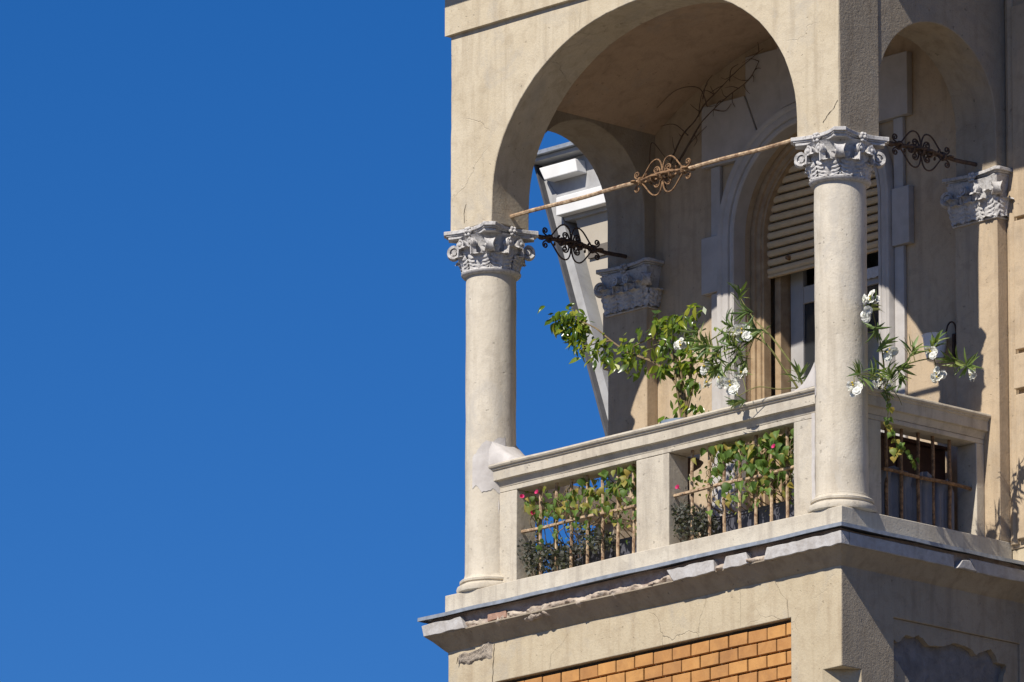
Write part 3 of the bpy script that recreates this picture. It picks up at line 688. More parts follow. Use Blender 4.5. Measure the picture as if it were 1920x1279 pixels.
cement_patch(CX, R(-172), R(-118), lambda t: -2.1 + 0.1 * t + nz1(t, 3), lambda t: -1.66 - 0.16 * t ** 2 + nz1(t, 4), c1)
for xs0, wd, ct in ((-3.945, 0.05, c2), (-0.46, 0.034, c1)):
    pl = wobble(fine(rect(xs0, xs0 + wd, -2.90, -2.10), 0.03), 0.008, 9, xs0); part('cement_strip', MB().prism(pl, FX, 0.150, 0.18), M['cement'], ct, 30)
pl = wobble(fine(rect(0.375, 0.42, -2.90, -2.10), 0.03), 0.005, 9, 2); part('cement_strip', MB().prism(pl, FY, -0.18, -0.150), M['cement'], c1, 30)

# pilasters against the back wall
def pilaster(x0, x1, label):
    root = part('pilaster', MB().prism(wobble(fine(rect(x0, x1, -2.904, -0.372), 0.08), 0.003, 2, x0), FX, 1.700, 1.818), M['back'], B, 30, 0.006, label=label)
    xc = (x0 + x1) / 2; hw = (x1 - x0) / 2
    part('neck_ring', MB().box(x0 - 0.014, x1 + 0.014, 1.682, 1.817, -0.388, -0.371), M['cap'], root, 0, 0.006)
    rows = []
    for z, e in ((-0.371, 0.0), (-0.25, 0.004), (-0.15, 0.02), (-0.08, 0.04), (-0.062, 0.045)):
        rows.append([(x0 - e, 1.816, z), (x0 - e, 1.70 - e, z), (x1 + e, 1.70 - e, z), (x1 + e, 1.816, z)])
    part('bell', MB().grid(rows), M['cap'], root, 20)
    for s_, za, zb, pr in ((0.05, -0.062, -0.040, 0.05), (0.065, -0.040, -0.028, 0.062), (0.085, -0.028, -0.001, 0.08)):
        pl = [(x0 - s_ + .0, 1.815), (x0 - s_, 1.70 - pr + .03), (x0 - s_ + .03, 1.70 - pr)] + [(x0 - s_ + .03 + (x1 - x0 + 2 * s_ - .06) * i / 8, 1.70 - pr + 0.045 * (1 - (2 * i / 8 - 1) ** 2)) for i in range(1, 8)] + [(x1 + s_ - .03, 1.70 - pr), (x1 + s_, 1.70 - pr + .03), (x1 + s_, 1.815)]
        part('abacus', MB().prism(pl, FZ, za, zb), M['cap'], root, 30, 0.004)
    for i in range(3):
        inst('acanthus_leaf', ME['flat_low'], Matrix.Translation((x0 + 0.075 + (x1 - x0 - 0.15) * i / 2, 1.698, -0.368)) @ RZ(math.pi), root)
    for i in range(4):
        inst('acanthus_leaf', ME['flat_high'], Matrix.Translation((x0 + 0.02 + (x1 - x0 - 0.04) * i / 3, 1.698, -0.368)) @ RZ(math.pi), root)
    for xx, aa in ((x0, math.pi / 2), (x1, -math.pi / 2)):
        inst('acanthus_leaf', ME['flat_low'], Matrix.Translation((xx, 1.76, -0.368)) @ RZ(aa), root)
    for s_, xx in ((-1, x0 + 0.02), (1, x1 - 0.02)):
        d_ = Vector((s_, -1, 0)).normalized(); ang = math.atan2(d_.y, d_.x) - math.pi / 2
        inst('volute', ME['vol'], Matrix.Translation(Vector((xx, 1.72, -0.335)) - d_ * 0.205) @ RZ(ang), root)
        inst('helix', ME['hel'], Matrix.Translation((xc + s_ * 0.066, 1.640, -0.138)) @ Matrix.Scale(1.25, 4) @ Matrix.Scale(-s_, 4, (1, 0, 0)), root)
    inst('fleuron', ME['fle'], Matrix.Translation((xc, 1.655, -0.035)), root)
    return root
pilaster(-0.446, 0.0, 'pilaster beside the main wall, half lit by sun')
pilaster(-4.288, -3.842, 'shaded pilaster seen through the front arch')
part('impost_block', MB().box(-4.37, -4.29, 1.72, 1.95, -0.80, -0.33), M['back'], B, 0, 0.008)

# tie rods with scrollwork
def curl(c, r0, turns, start, sgn, n=22, rend=0.006):
    return [(c[0] + (r0 * (1 - i / n) + rend * i / n) * math.cos(start + sgn * 2 * math.pi * turns * i / n), c[1] + (r0 * (1 - i / n) + rend * i / n) * math.sin(start + sgn * 2 * math.pi * turns * i / n)) for i in range(n + 1)]
def bez(p0, p1, p2, p3, n=14):
    return [tuple((1 - t) ** 3 * a + 3 * (1 - t) ** 2 * t * b + 3 * (1 - t) * t * t * c + t ** 3 * d for a, b, c, d in zip(p0, p1, p2, p3)) for t in [i / n for i in range(n + 1)]]
def tie_rod(origin, ax, a0, a1, mid, mat, smat, label):
    """rod along ax from a0 to a1; ornament centred at mid"""
    ax = Vector(ax); O = Vector(origin); upv = Vector((0, 0, 1)); sd = ax.cross(upv)
    P = lambda s_, t, q=0.0: O + ax * (mid + s_) + upv * t + sd * q
    L = a1 - a0
    root = part('tie_rod', MB().tube([O + ax * (a0 + L * i / 16) + upv * 0.004 * math.sin(i * 1.3) for i in range(17)], 0.017, 8), mat, B, 40, label=label)
    for q in (-0.020, 0.020):
        part('sleeve_bar', MB().tube([P(-0.23 + 0.46 * i / 10, 0.014 * math.sin(math.pi * i / 10), q * (0.5 + math.sin(math.pi * i / 10))) for i in range(11)], 0.012, 7), smat, root, 40)
    for s_ in (-0.235, -0.10, 0.0, 0.10, 0.235):
        part('collar', MB().tube([P(s_ - 0.013, 0), P(s_ - 0.008, 0), P(s_ + 0.008, 0), P(s_ + 0.013, 0)], [0.02, 0.036, 0.036, 0.02], 9), smat, root, 40)
    for ss in (-0.165, -0.05, 0.05, 0.165):
        for an in (0.7, 2.3, 3.9, 5.4):
            part('bud', MB().tube([P(ss, 0.02 * math.cos(an), 0.02 * math.sin(an)), P(ss + 0.01, 0.04 * math.cos(an), 0.04 * math.sin(an)), P(ss + 0.014, 0.05 * math.cos(an), 0.05 * math.sin(an))], [0.006, 0.011, 0.004], 6), smat, root, 60)
    for vert in (True, False):
        k_ = 0.93 if vert else 0.66
        pt = (lambda s_, t: P(s_, t)) if vert else (lambda s_, t: P(s_, 0.0, t))
        for sx in (-1, 1):
            for st in (-1, 1):
                c1_ = bez((0.235, 0.012), (0.17, 0.07), (0.135, 0.155), (0.07, 0.152)) + bez((0.07, 0.152), (0.03, 0.150), (0.005, 0.11), (0.004, 0.035))[1:]
                c2_ = [(0.018, 0.018)] + bez((0.018, 0.018), (0.03, 0.05), (0.03, 0.085), (0.062, 0.085), 8)[1:] + curl((0.066, 0.058), 0.028, 1.2, math.pi / 2, -1)[1:]
                c3_ = bez((0.225, 0.014), (0.27, 0.02), (0.315, 0.035), (0.305, 0.065), 8) + curl((0.280, 0.062), 0.026, 1.15, 0.1, 1)[1:]
                for cv in ((c1_, c2_, c3_) if vert else (c2_, c3_)):
                    part('scroll', MB().tube([pt(sx * a, st * b * k_) for a, b in cv], 0.0068, 6), smat, root, 60)
    return root
tie_rod((0, 0.21, 0.082), (1, 0, 0), -3.83, -0.44, -2.12, M['rust_pale'], M['rust'], 'sunlit rusty tie rod with scroll ornament across the front arch')
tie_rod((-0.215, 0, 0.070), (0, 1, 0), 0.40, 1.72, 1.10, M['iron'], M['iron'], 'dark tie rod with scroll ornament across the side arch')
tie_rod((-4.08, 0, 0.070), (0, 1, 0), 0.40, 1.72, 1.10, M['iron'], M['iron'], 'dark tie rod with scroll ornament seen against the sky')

# ------------------------------------------------------------------ balcony door, surround, shutter
def door_path(rad, zb=-2.93, n=32):
    return [(DC - rad, zb, -1, 0), (DC - rad, -1.2, -1, 0), (DC - rad, DS, -1, 0)] + [(DC - rad * math.cos(math.pi * i / n), DS + rad * math.sin(math.pi * i / n), -math.cos(math.pi * i / n), math.sin(math.pi * i / n)) for i in range(1, n)] + [(DC + rad, DS, 1, 0), (DC + rad, -1.2, 1, 0), (DC + rad, zb, 1, 0)]
def sweep(path, prof):
    return MB().grid([[(x + nx * d, y, z + nz_ * d) for d, y in prof] for x, z, nx, nz_ in path])
ds = part('door_surround', sweep(door_path(DR - 0.004), [(0.0, 1.90), (0.0, 1.775), (0.012, 1.765), (0.035, 1.765), (0.042, 1.775), (0.046, 1.775), (0.052, 1.758), (0.085, 1.748), (0.105, 1.752), (0.112, 1.745), (0.128, 1.735), (0.148, 1.735), (0.155, 1.745), (0.158, 1.819)]), M['surround'], B, 35, label='grey moulded arched surround of the balcony door')
RO = 0.955
def arc(a0, a1, n=12): return [(DC + RO * math.cos(a0 + (a1 - a0) * i / n), DS + RO * math.sin(a0 + (a1 - a0) * i / n)) for i in range(n + 1)]
ang = lambda x: math.acos(max(-1, min(1, (x - DC) / RO)))
def stone(poly, y, name='surround_stone'): part(name, MB().prism(poly, FX, y, 1.818), M['surround'], ds, 30, 0.005)
for s_ in (-1, 1):
    mx = lambda pl: [(DC + s_ * (x - DC), z) for x, z in pl]
    # jamb strips and blocks
    stone(mx(rect(DC + 0.959, DC + 1.06, -2.92, -0.382)), 1.785); stone(mx(rect(DC + 0.959, DC + 1.145, -0.380, 0.078)), 1.758); stone(mx(rect(DC + 0.959, DC + 1.06, 0.08, 0.645)), 1.785)
    stone(mx(arc(0.0, ang(DC + 0.66 * RO / RO * 0.82), 10)[::-1] + [(DC + RO + 0.003, 0.648), (DC + 1.138, 0.648), (DC + 1.138, 1.152), (DC + 0.657, 1.152)][0:0]) if False else mx([(DC + 1.138, 0.650), (DC + 1.138, 1.152), (DC + 0.66, 1.152)] + arc(math.atan2(0.86, 0.56), math.atan2(0.62, 0.74), 8)), 1.758)
    stone(mx([(DC + 0.652, 1.152), (DC + 0.652, 1.466), (DC + 0.285, 1.466)] + arc(math.atan2(0.93, 0.24), math.atan2(0.865, 0.552), 8)), 1.768)
stone([(DC - 0.277, 1.47), (DC + 0.277, 1.47)] + arc(math.atan2(0.93, 0.235), math.atan2(0.93, -0.235), 8), 1.745, 'keystone')
fr = part('door_frame', sweep(door_path(DR - 0.002), [(0.0, 1.96), (-0.03, 1.95), (-0.05, 1.955), (-0.055, 1.975), (-0.095, 1.975), (-0.10, 1.99), (-0.12, 1.99), (-0.125, 2.06), (0.0, 2.06)]), M['frame'], B, 35)
sh_ = part('roller_shutter', MB().box(-2.86, -1.42, 2.072, 2.078, -0.25, 0.86), M['iron'], B, 0, label='half lowered cream slatted roller shutter')
slat_prof = [(2.066, 0.0), (2.040, 0.002), (2.028, 0.018), (2.026, 0.030), (2.030, 0.046), (2.048, 0.058), (2.066, 0.059)]
sm = MB(); rows = [[(-0.70 + 1.40 * i / 10, y, z) for i in range(11)] for y, z in slat_prof]; sm.grid(rows)
slat = mesh_of('slat', sm, M['slat'], 40)
for i in range(15):
    inst('slat', slat, Matrix.Translation((DC, random.uniform(-.003, .003), -0.255 + i * 0.0715)) @ Matrix.Rotation(random.uniform(-.004, .004), 4, 'Y'), sh_)
part('bottom_rail', MB().box(-2.84, -1.44, 2.03, 2.066, -0.282, -0.258), M['slat'], sh_, 0, 0.004)
part('pull_knob', MB().tube([(-2.575, 2.03, -0.16), (-2.575, 2.0, -0.163)], [0.022, 0.016], 8), M['rust'], sh_, 40)
# door leaves behind the shutter
part('door_jamb', MB().box(-2.81, -2.745, 2.10, 2.24, -2.92, 0.5), M['frame'], B, 0, 0.005)
part('door_jamb', MB().box(-1.535, -1.47, 2.10, 2.24, -2.92, 0.5), M['frame'], B, 0, 0.005)
for (xa, xb, yy, lab) in ((-2.735, -2.16, 2.20, 'open grey door leaf'), (-2.12, -1.545, 2.16, 'closed grey door leaf with lace')):
    dl = part('door_leaf', MB().box(xa, xa + 0.14, yy, yy + 0.05, -2.90, 0.4), M['doorpaint'], B, 0, 0.006, label=lab)
    part('stile', MB().box(xb - 0.14, xb, yy, yy + 0.05, -2.90, 0.4), M['doorpaint'], dl, 0, 0.006)
    for z0, z1 in ((-2.90, -2.6), (-0.50, -0.36), (0.3, 0.399)): part('rail', MB().box(xa + 0.141, xb - 0.141, yy + .002, yy + 0.048, z0, z1), M['doorpaint'], dl, 0, 0.006)
    part('pane', MB().box(xa + 0.1405, xb - 0.1405, yy + 0.02, yy + 0.03, -2.6, -0.5), M['glass'], dl, 0)
cu = MB(); rows = []
for j in range(8):
    z = -2.6 + 2.2 * j / 7; rows.append([(-1.99 + 0.32 * i / 40, 2.215 + 0.012 * math.sin(i * 1.4), z) for i in range(41)])
part('lace_curtain', cu.grid(rows), M['lace'], B, 40)
va = MB(); part('lace_valance', MB().prism([(-2.12, -0.37), (-1.545, -0.37)] + [(-1.545 - 0.575 * i / 24, -0.44 - 0.02 * abs(math.sin(i * 1.3))) for i in range(25)], FX, 2.135, 2.139), M['lace'], B, 0)

# ------------------------------------------------------------------ neighbouring house through the far arch
HB = empty('neighbouring_house', (-14.0, 17.0, GZ), 'distant pale house with white stepped cornice seen through the far arch', 'house')
FXn = FX
part('gable_wall', MB().prism([(-17.66, 5.30), (-15.55, -1.0), (-15.55, GZ), (-10, GZ), (-10, 5.7), (-17.70, 5.5)], FX, 14.0, 20.0), M['beigewall'], HB, 0)
part('raking_band', MB().prism([(-18.10, 5.80), (-17.86, 5.50), (-15.62, -1.0), (-15.70, -1.0)], FX, 13.95, 19.9), M['shadeband'], HB, 0)
part('verge_board', MB().prism([(-18.15, 5.93), (-18.11, 5.88), (-15.69, -1.0), (-15.69, GZ), (-15.73, GZ), (-15.73, -1.0)], FX, 13.88, 20.1), M['slate'], HB, 0)
part('eave_soffit', MB().box(-18.09, -9.8, 13.80, 20.0, 5.84, 5.88), M['shadeband'], HB, 0)
part('gutter', MB().box(-18.16, -9.8, 13.74, 20.1, 5.885, 5.925), M['zinc'], HB, 0)
part('frieze', MB().prism([(-18.08, 5.835), (-17.74, 5.20), (-9.9, 5.20), (-9.9, 5.835)], FX, 13.96, 19.9), M['shadeband'], HB, 0)
for x in (-17.98, -16.9, -15.8): part('cornice_block', MB().prism([(x, 5.77), (x + 0.53, 5.77), (x + 0.56, 5.63), (x + 0.08, 5.63)], FX, 13.82, 13.959), M['whitewall'], HB, 0, 0.01)
part('string_course', MB().box(-17.77, -9.9, 13.86, 13.959, 5.24, 5.43), M['whitewall'], HB, 0, 0.008)
part('bed_mould', MB().box(-17.80, -9.9, 13.90, 13.9585, 5.435, 5.47), M['shadeband'], HB, 0)
for x in (-17.42, -16.6, -15.8): part('window', MB().box(x, x + 0.3, 13.97, 14.2, 4.75, 4.87), M['room'], HB, 0)

# ------------------------------------------------------------------ plants
def leaf_mesh(name, outline, mat, fold=0.25, droop=0.2):
    """outline: list of (t along, half width); x across, y along"""
    rows = []
    for t, hw in outline:
        z = -droop * t * t; rows.append([(-hw, t, z + fold * hw), (0, t, z), (hw, t, z + fold * hw)])
    return mesh_of(name, MB().grid(rows), mat, 80)
LM = {}
LV = {}
LM['fig'] = leaf_mesh('leaf', [(0, .03), (.15, .14), (.4, .24), (.65, .20), (.85, .08), (1, .01)], M['fig'], .35, .25)
LM['ole'] = leaf_mesh('leaf', [(0, .015), (.2, .06), (.5, .085), (.8, .05), (1, .005)], M['ole'], .3, .12)
LM['heart'] = leaf_mesh('leaf', [(-.16, .20), (-.10, .38), (.05, .50), (.25, .49), (.45, .38), (.65, .24), (.82, .11), (1, .01)], M['heart'], .4, .35)
LM['herb'] = leaf_mesh('leaf', [(0, .06), (.3, .25), (.7, .22), (1, .03)], M['herb'], .2, .1)
def leaf_at(parent, kind, p, d, up_, size):
    d = Vector(d).normalized(); up_ = Vector(up_); x = d.cross(up_)
    if x.length < 1e-3: x = d.orthogonal()
    x.normalize(); z = x.cross(d)
    mw = Matrix((x, d, z)).transposed().to_4x4() @ Matrix.Scale(size, 4); mw.translation = Vector(p)
    return inst('leaf', random.choice(LV[kind]), mw, parent)
OUT = dict(fig=[(0, .03), (.15, .14), (.4, .24), (.65, .20), (.85, .08), (1, .01)], ole=[(0, .015), (.2, .06), (.5, .085), (.8, .05), (1, .005)], heart=[(-.16, .20), (-.10, .38), (.05, .50), (.25, .49), (.45, .38), (.65, .24), (.82, .11), (1, .01)])
def leaf_variant(kind, fold, droop, twist, bend, wfac):
    rows = []
    for t, hw in OUT[kind]:
        z = -droop * t * t; a = twist * t; xo = bend * t * t; hw *= wfac
        rows.append([(xo + s_ * hw * math.cos(a), t, z + fold * hw * abs(s_) ** 1.5 + s_ * hw * math.sin(a)) for s_ in (-1, -.5, 0, .5, 1)])
    return mesh_of('leaf', MB().grid(rows), M[kind], 80)
for kd in OUT: LV[kd] = [leaf_variant(kd, f_, d_, t_, b_, w_) for f_, d_, t_, b_, w_ in ((.35, .25, .2, .05, 1), (.6, .5, -.5, -.12, .95), (.1, .05, .5, .1, 1.05), (.8, .35, .3, -.05, .85), (-.25, .6, -.3, .15, 1))]
rv = lambda s_=1.0: Vector((random.gauss(0, s_), random.gauss(0, s_), random.gauss(0, s_)))
def smooth(pts, n=6):
    pts = [Vector(p) for p in pts]; out = []
    for i in range(len(pts) - 1):
        p0, p1, p2, p3 = pts[max(i - 1, 0)], pts[i], pts[i + 1], pts[min(i + 2, len(pts) - 1)]
        for j in range(n):
            t = j / n; out.append(0.5 * ((2 * p1) + (p2 - p0) * t + (2 * p0 - 5 * p1 + 4 * p2 - p3) * t * t + (3 * p1 - p0 - 3 * p2 + p3) * t ** 3))
    out.append(pts[-1]); return out
def stem(parent, pts, r0, r1, mat='stem', name='branch'):
    q = smooth(pts); n = len(q); return part(name, MB().tube(q, [r0 + (r1 - r0) * i / (n - 1) for i in range(n)], 6), M[mat], parent, 60)

# fig in a blue pot on a stand
FG = empty('potted_fig', (-2.44, 0.75, -2.93), 'glossy green fig bush with one long branch reaching towards the sky', 'plant')
part('pot', MB().lathe([(0.10, 0), (0.13, 0.02), (0.165, 0.27), (0.18, 0.275), (0.18, 0.31), (0.165, 0.31), (0.15, 0.27), (0.01, 0.26)], (-2.46, 0.75, -2.035), 28), M['bluepot'], FG, 35)
part('pot_stand', MB().lathe([(0.15, 0), (0.15, 0.03), (0.06, 0.06), (0.05, 0.80), (0.14, 0.86), (0.16, 0.89)], (-2.46, 0.75, -2.928), 20), M['iron'], FG, 35)
tk = (-2.46, 0.75, -1.75)
for pts, r0 in (([tk, (-2.44, .75, -1.5), (-2.52, .74, -1.2), (-2.72, .74, -0.9)], .016), ([tk, (-2.40, .76, -1.45), (-2.35, .74, -1.15), (-2.30, .72, -.88)], .014), ([tk, (-2.47, .75, -1.45), (-2.6, .74, -1.12), (-2.78, .74, -1.0), (-2.95, .73, -1.02), (-3.08, .73, -1.05)], .014),
                ([tk, (-2.5, .75, -1.45), (-2.72, .74, -1.22), (-3.05, .74, -1.06), (-3.25, .74, -.93), (-3.42, .74, -.80), (-3.62, .74, -.70), (-3.82, .74, -.62)], .015), ([tk, (-2.36, .75, -1.5), (-2.28, .74, -1.35)], .012), ([tk, (-2.5, .72, -1.4), (-2.55, .72, -1.0)], .012),
                ([(-3.25, .74, -.93), (-3.42, .72, -.93), (-3.58, .72, -.95)], .007)):
    stem(FG, pts, r0, 0.003, 'stem', 'branch')
fig_cl = [((-3.80, -.645), .09, 15), ((-3.70, -.68), .09, 17), ((-3.60, -.72), .09, 17), ((-3.66, -.82), .08, 14), ((-3.58, -.93), .06, 8), ((-3.72, -.74), .08, 10), ((-3.44, -.98), .07, 9), ((-3.36, -.92), .05, 6), ((-3.30, -1.02), .05, 6), ((-3.10, -.98), .06, 8), ((-3.08, -1.10), .09, 16), ((-2.96, -1.12), .07, 9), ((-2.98, -1.03), .05, 5),
          ((-2.76, -.89), .08, 10), ((-2.68, -.90), .06, 9), ((-2.58, -.93), .08, 12), ((-2.48, -.90), .05, 6), ((-2.40, -.93), .08, 10), ((-2.26, -.84), .04, 6), ((-2.72, -1.05), .08, 9), ((-2.58, -1.10), .09, 14), ((-2.44, -1.10), .08, 11), ((-2.30, -1.12), .08, 11), ((-2.66, -1.24), .08, 11), ((-2.50, -1.26), .09, 14), ((-2.34, -1.28), .09, 15), ((-2.24, -1.22), .06, 7), ((-2.46, -1.42), .07, 8), ((-2.32, -1.44), .07, 8), ((-2.40, -1.58), .08, 8), ((-2.3, -1.66), .07, 7), ((-2.52, -1.66), .07, 6)]
for (cx_, cz_), r_, n_ in fig_cl:
    for i in range(int(n_ * 0.92)):
        p = Vector((cx_ + random.gauss(0, r_ * .6), 0.74 + random.gauss(0, r_ * .8), cz_ + random.gauss(0, r_ * .55)))
        d = Vector((random.gauss(-0.1, .6), random.gauss(-.35, .5), random.gauss(-.7, .4))); leaf_at(FG, 'fig', p, d, Vector((0.2, -0.7, 0.7)) + rv(.4), random.uniform(.072, .115))

fill = MB(); rf_ = random.Random(21)
for (cx_, cz_), r_, n_ in fig_cl:
    for i in range(int(n_ * 1.5)):
        p = Vector((cx_ + rf_.gauss(0, r_ * .6), 0.76 + rf_.gauss(0, r_ * .7), cz_ + rf_.gauss(0, r_ * .6))); d = Vector((rf_.gauss(0, .6), rf_.gauss(-.3, .5), rf_.gauss(-.6, .5))).normalized(); sd = d.cross(Vector((rf_.gauss(.2, .4), -.7, .7 + rf_.gauss(0, .4)))).normalized(); L_ = rf_.uniform(.05, .085)
        fill.add([p, p + (d * .45 + sd * .23) * L_, p + d * L_, p + (d * .45 - sd * .23) * L_], [(0, 1, 2, 3)])
ff = part('foliage', fill, M['fig'], FG, 0); ff['kind'] = 'stuff'

# oleanders
petal = leaf_mesh('petal_shape', [(0, .1), (.35, .36), (.7, .45), (.95, .22)], M['petal'], .15, .25)
def flower_mesh(n_heads, spread, seed):
    rnd = random.Random(seed); mb = MB()
    for h in range(n_heads):
        c = Vector((rnd.gauss(0, spread), rnd.gauss(0, spread), rnd.gauss(0, spread * .8))); ax_ = Vector((rnd.gauss(.3, .5), rnd.gauss(-.9, .4), rnd.gauss(.25, .5))).normalized()
        a = ax_.orthogonal().normalized(); b = ax_.cross(a); off = rnd.random() * 6
        for ring, (np_, ln, tilt) in enumerate(((7, .030, .3), (6, .022, .8), (4, .014, 1.4))):
            for i in range(np_):
                an = off + ring * .5 + 2 * math.pi * i / np_ + rnd.gauss(0, .12); d = (a * math.cos(an) + b * math.sin(an)); sd = ax_.cross(d); dd = (d + ax_ * tilt).normalized(); nn = dd.cross(sd)
                rows = [[c + dd * (t * ln) + sd * (s_ * hw * ln) + nn * (ln * (.12 * s_ * s_ - .25 * t * t + .05 * rnd.gauss(0, 1))) for s_ in (-1, 0, 1)] for t, hw in ((0.02, .12), (.4, .42), (.8, .48), (1.0, .26))]
                mb.grid(rows)
    return mesh_of('flower', mb, M['petal'], 80)
FM = [flower_mesh(6, .017, 1), flower_mesh(5, .014, 2), flower_mesh(8, .021, 3)]
heart_me = mesh_of('flower_heart', MB().lathe([(0.001, -0.01), (0.010, 0.0), (0.001, 0.012)], (0, 0, 0), 6), M['yellow'], 60)
def oleander(root, stems, tips, flowers, out):
    for pts, r0 in stems: stem(root, pts, r0, .003, 'gstem', 'branch')
    allp = [Vector(p) for pts, _ in stems for p in smooth(pts, 4)]
    for tp_ in tips:
        t = Vector(tp_); near = min(allp, key=lambda q: (q - t).length)
        if (near - t).length > .05: stem(root, [near, near.lerp(t, .6) + Vector((0, 0, .01)), t], .004, .002, 'gstem', 'twig')
        axis = (Vector(out) * .5 + (t - near) * 5 + rv(.35)).normalized()
        for i in range(random.randint(12, 16)):
            rad = rv(); rad -= axis * rad.dot(axis); rad.normalize(); k_ = random.uniform(.25, 1.3)
            leaf_at(root, 'ole', t - axis * random.uniform(-.02, .07), axis + rad * k_, rad * -.5 + axis + rv(.3), random.uniform(.10, .155))
    for i, fp in enumerate(flowers):
        mw = Matrix.Translation(fp) @ Euler((random.uniform(-.4, .4), random.uniform(-.6, .6), random.uniform(-.5, .5))).to_matrix().to_4x4() @ Matrix.Scale(random.uniform(1.0, 1.35), 4)
        f_ = inst('flower', FM[i % 3], mw, root)
        for q in range(2): inst('flower_heart', heart_me, Matrix.Translation(Vector(fp) + Vector((random.gauss(.015, .01), -.02, random.gauss(.01, .015)))), root)
        t = Vector(fp); near = min(allp, key=lambda q: (q - t).length)
        stem(root, [near, near.lerp(t, .5) + Vector((0, 0, .02)), t], .004, .003, 'gstem', 'twig')
OA = empty('oleander_bush', (-0.62, 0.30, -2.93), 'white flowering oleander leaning over the front rail beside the nearest column', 'plant', 'white oleanders on the balcony')
part('pot', MB().lathe([(0.09, 0), (0.11, 0.02), (0.13, 0.26), (0.14, 0.27), (0.14, 0.30), (0.12, 0.30), (0.01, 0.25)], (-0.66, 0.42, -2.928), 24), M['terra'], OA, 35)
b0 = (-0.66, .42, -2.65)
oleander(OA, [([b0, (-0.60, 0.3, -2.1), (-0.58, 0.2, -1.88), (-0.6, 0.12, -1.73), (-0.73, 0.02, -1.49), (-0.88, -0.03, -1.32), (-1.01, -0.05, -1.13)], .013),
              ([b0, (-0.64, 0.3, -2.1), (-0.63, 0.2, -1.89), (-0.7, 0.1, -1.71), (-0.82, 0.0, -1.5), (-1.11, -0.08, -1.39), (-1.32, -0.1, -1.43), (-1.48, -0.1, -1.37)], .012),
              ([b0, (-0.64, 0.3, -2.05), (-0.62, 0.2, -1.88), (-0.66, 0.0, -1.90), (-0.78, -0.1, -1.88), (-0.94, -0.14, -1.93)], .007)],
         [(-1.01, -0.05, -1.1), (-0.95, -0.04, -1.26), (-1.11, -0.08, -1.34), (-1.2, -0.08, -1.51), (-1.3, -0.1, -1.47), (-1.5, -0.1, -1.35), (-0.97, -0.05, -1.48), (-0.83, -0.02, -1.42), (-1.07, -0.1, -1.64), (-0.94, -0.14, -1.97), (-0.97, -0.05, -1.69), (-1.21, -0.1, -1.65), (-1.05, -.1, -1.5), (-1.12, -.08, -1.42), (-0.53, 0.1, -1.8), (-1.25, -.1, -1.58), (-1.0, -.08, -1.58), (-1.4, -.1, -1.42), (-1.15, -.1, -1.7), (-0.9, -.04, -1.35)],
         [(-1.61, -0.1, -1.4), (-1.33, -0.12, -1.64), (-0.96, -0.08, -1.41), (-0.95, -0.1, -1.75), (-1.15, -0.12, -1.77), (-1.04, -0.12, -1.82), (-1.33, -0.1, -1.77)], (-.3, -.5, .3))
OB = empty('oleander_bush', (-0.25, 0.70, -2.93), 'white flowering oleander spilling over the side rail near the main wall', 'plant', 'white oleanders on the balcony')
part('pot', MB().lathe([(0.09, 0), (0.11, 0.02), (0.13, 0.26), (0.14, 0.27), (0.14, 0.30), (0.12, 0.30), (0.01, 0.25)], (-0.42, 0.62, -2.928), 24), M['terra'], OB, 35)
b0 = (-0.42, .62, -2.65)
oleander(OB, [([b0, (-0.30, .62, -2.2), (-0.1, 0.52, -1.90), (0.05, 0.41, -1.80), (0.1, 0.32, -1.61), (0.12, 0.24, -1.46), (0.12, 0.2, -1.31)], .010),
              ([b0, (-0.30, .64, -2.2), (-0.1, 0.57, -1.90), (0.1, 0.46, -1.83), (0.16, 0.57, -1.75), (0.2, 0.79, -1.68), (0.22, 0.99, -1.66), (0.24, 1.16, -1.7)], .010),
              ([b0, (-0.30, .6, -2.2), (-0.1, 0.5, -1.90), (0.08, 0.32, -1.90), (0.2, 0.07, -1.92), (0.24, -0.1, -1.98)], .008)],
         [(0.12, 0.2, -1.37), (0.1, 0.29, -1.53), (0.1, 0.32, -1.65), (0.15, 0.21, -1.89), (0.22, -0.0, -1.93), (0.12, 0.38, -1.85), (0.15, 0.49, -1.8), (0.15, 0.61, -1.65), (0.2, 0.79, -1.57), (0.22, 0.99, -1.67), (0.24, 1.1, -1.69), (0.15, 0.35, -2.01), (0.15, 0.49, -1.86)],
         [(0.14, 0.18, -1.32), (0.14, 0.12, -1.45), (0.26, -0.12, -2.07), (0.18, 0.24, -1.96), (0.14, 0.37, -1.7), (0.22, 0.74, -1.64), (0.22, 0.81, -1.82), (0.26, 1.14, -1.76)], (.5, -.1, .2))

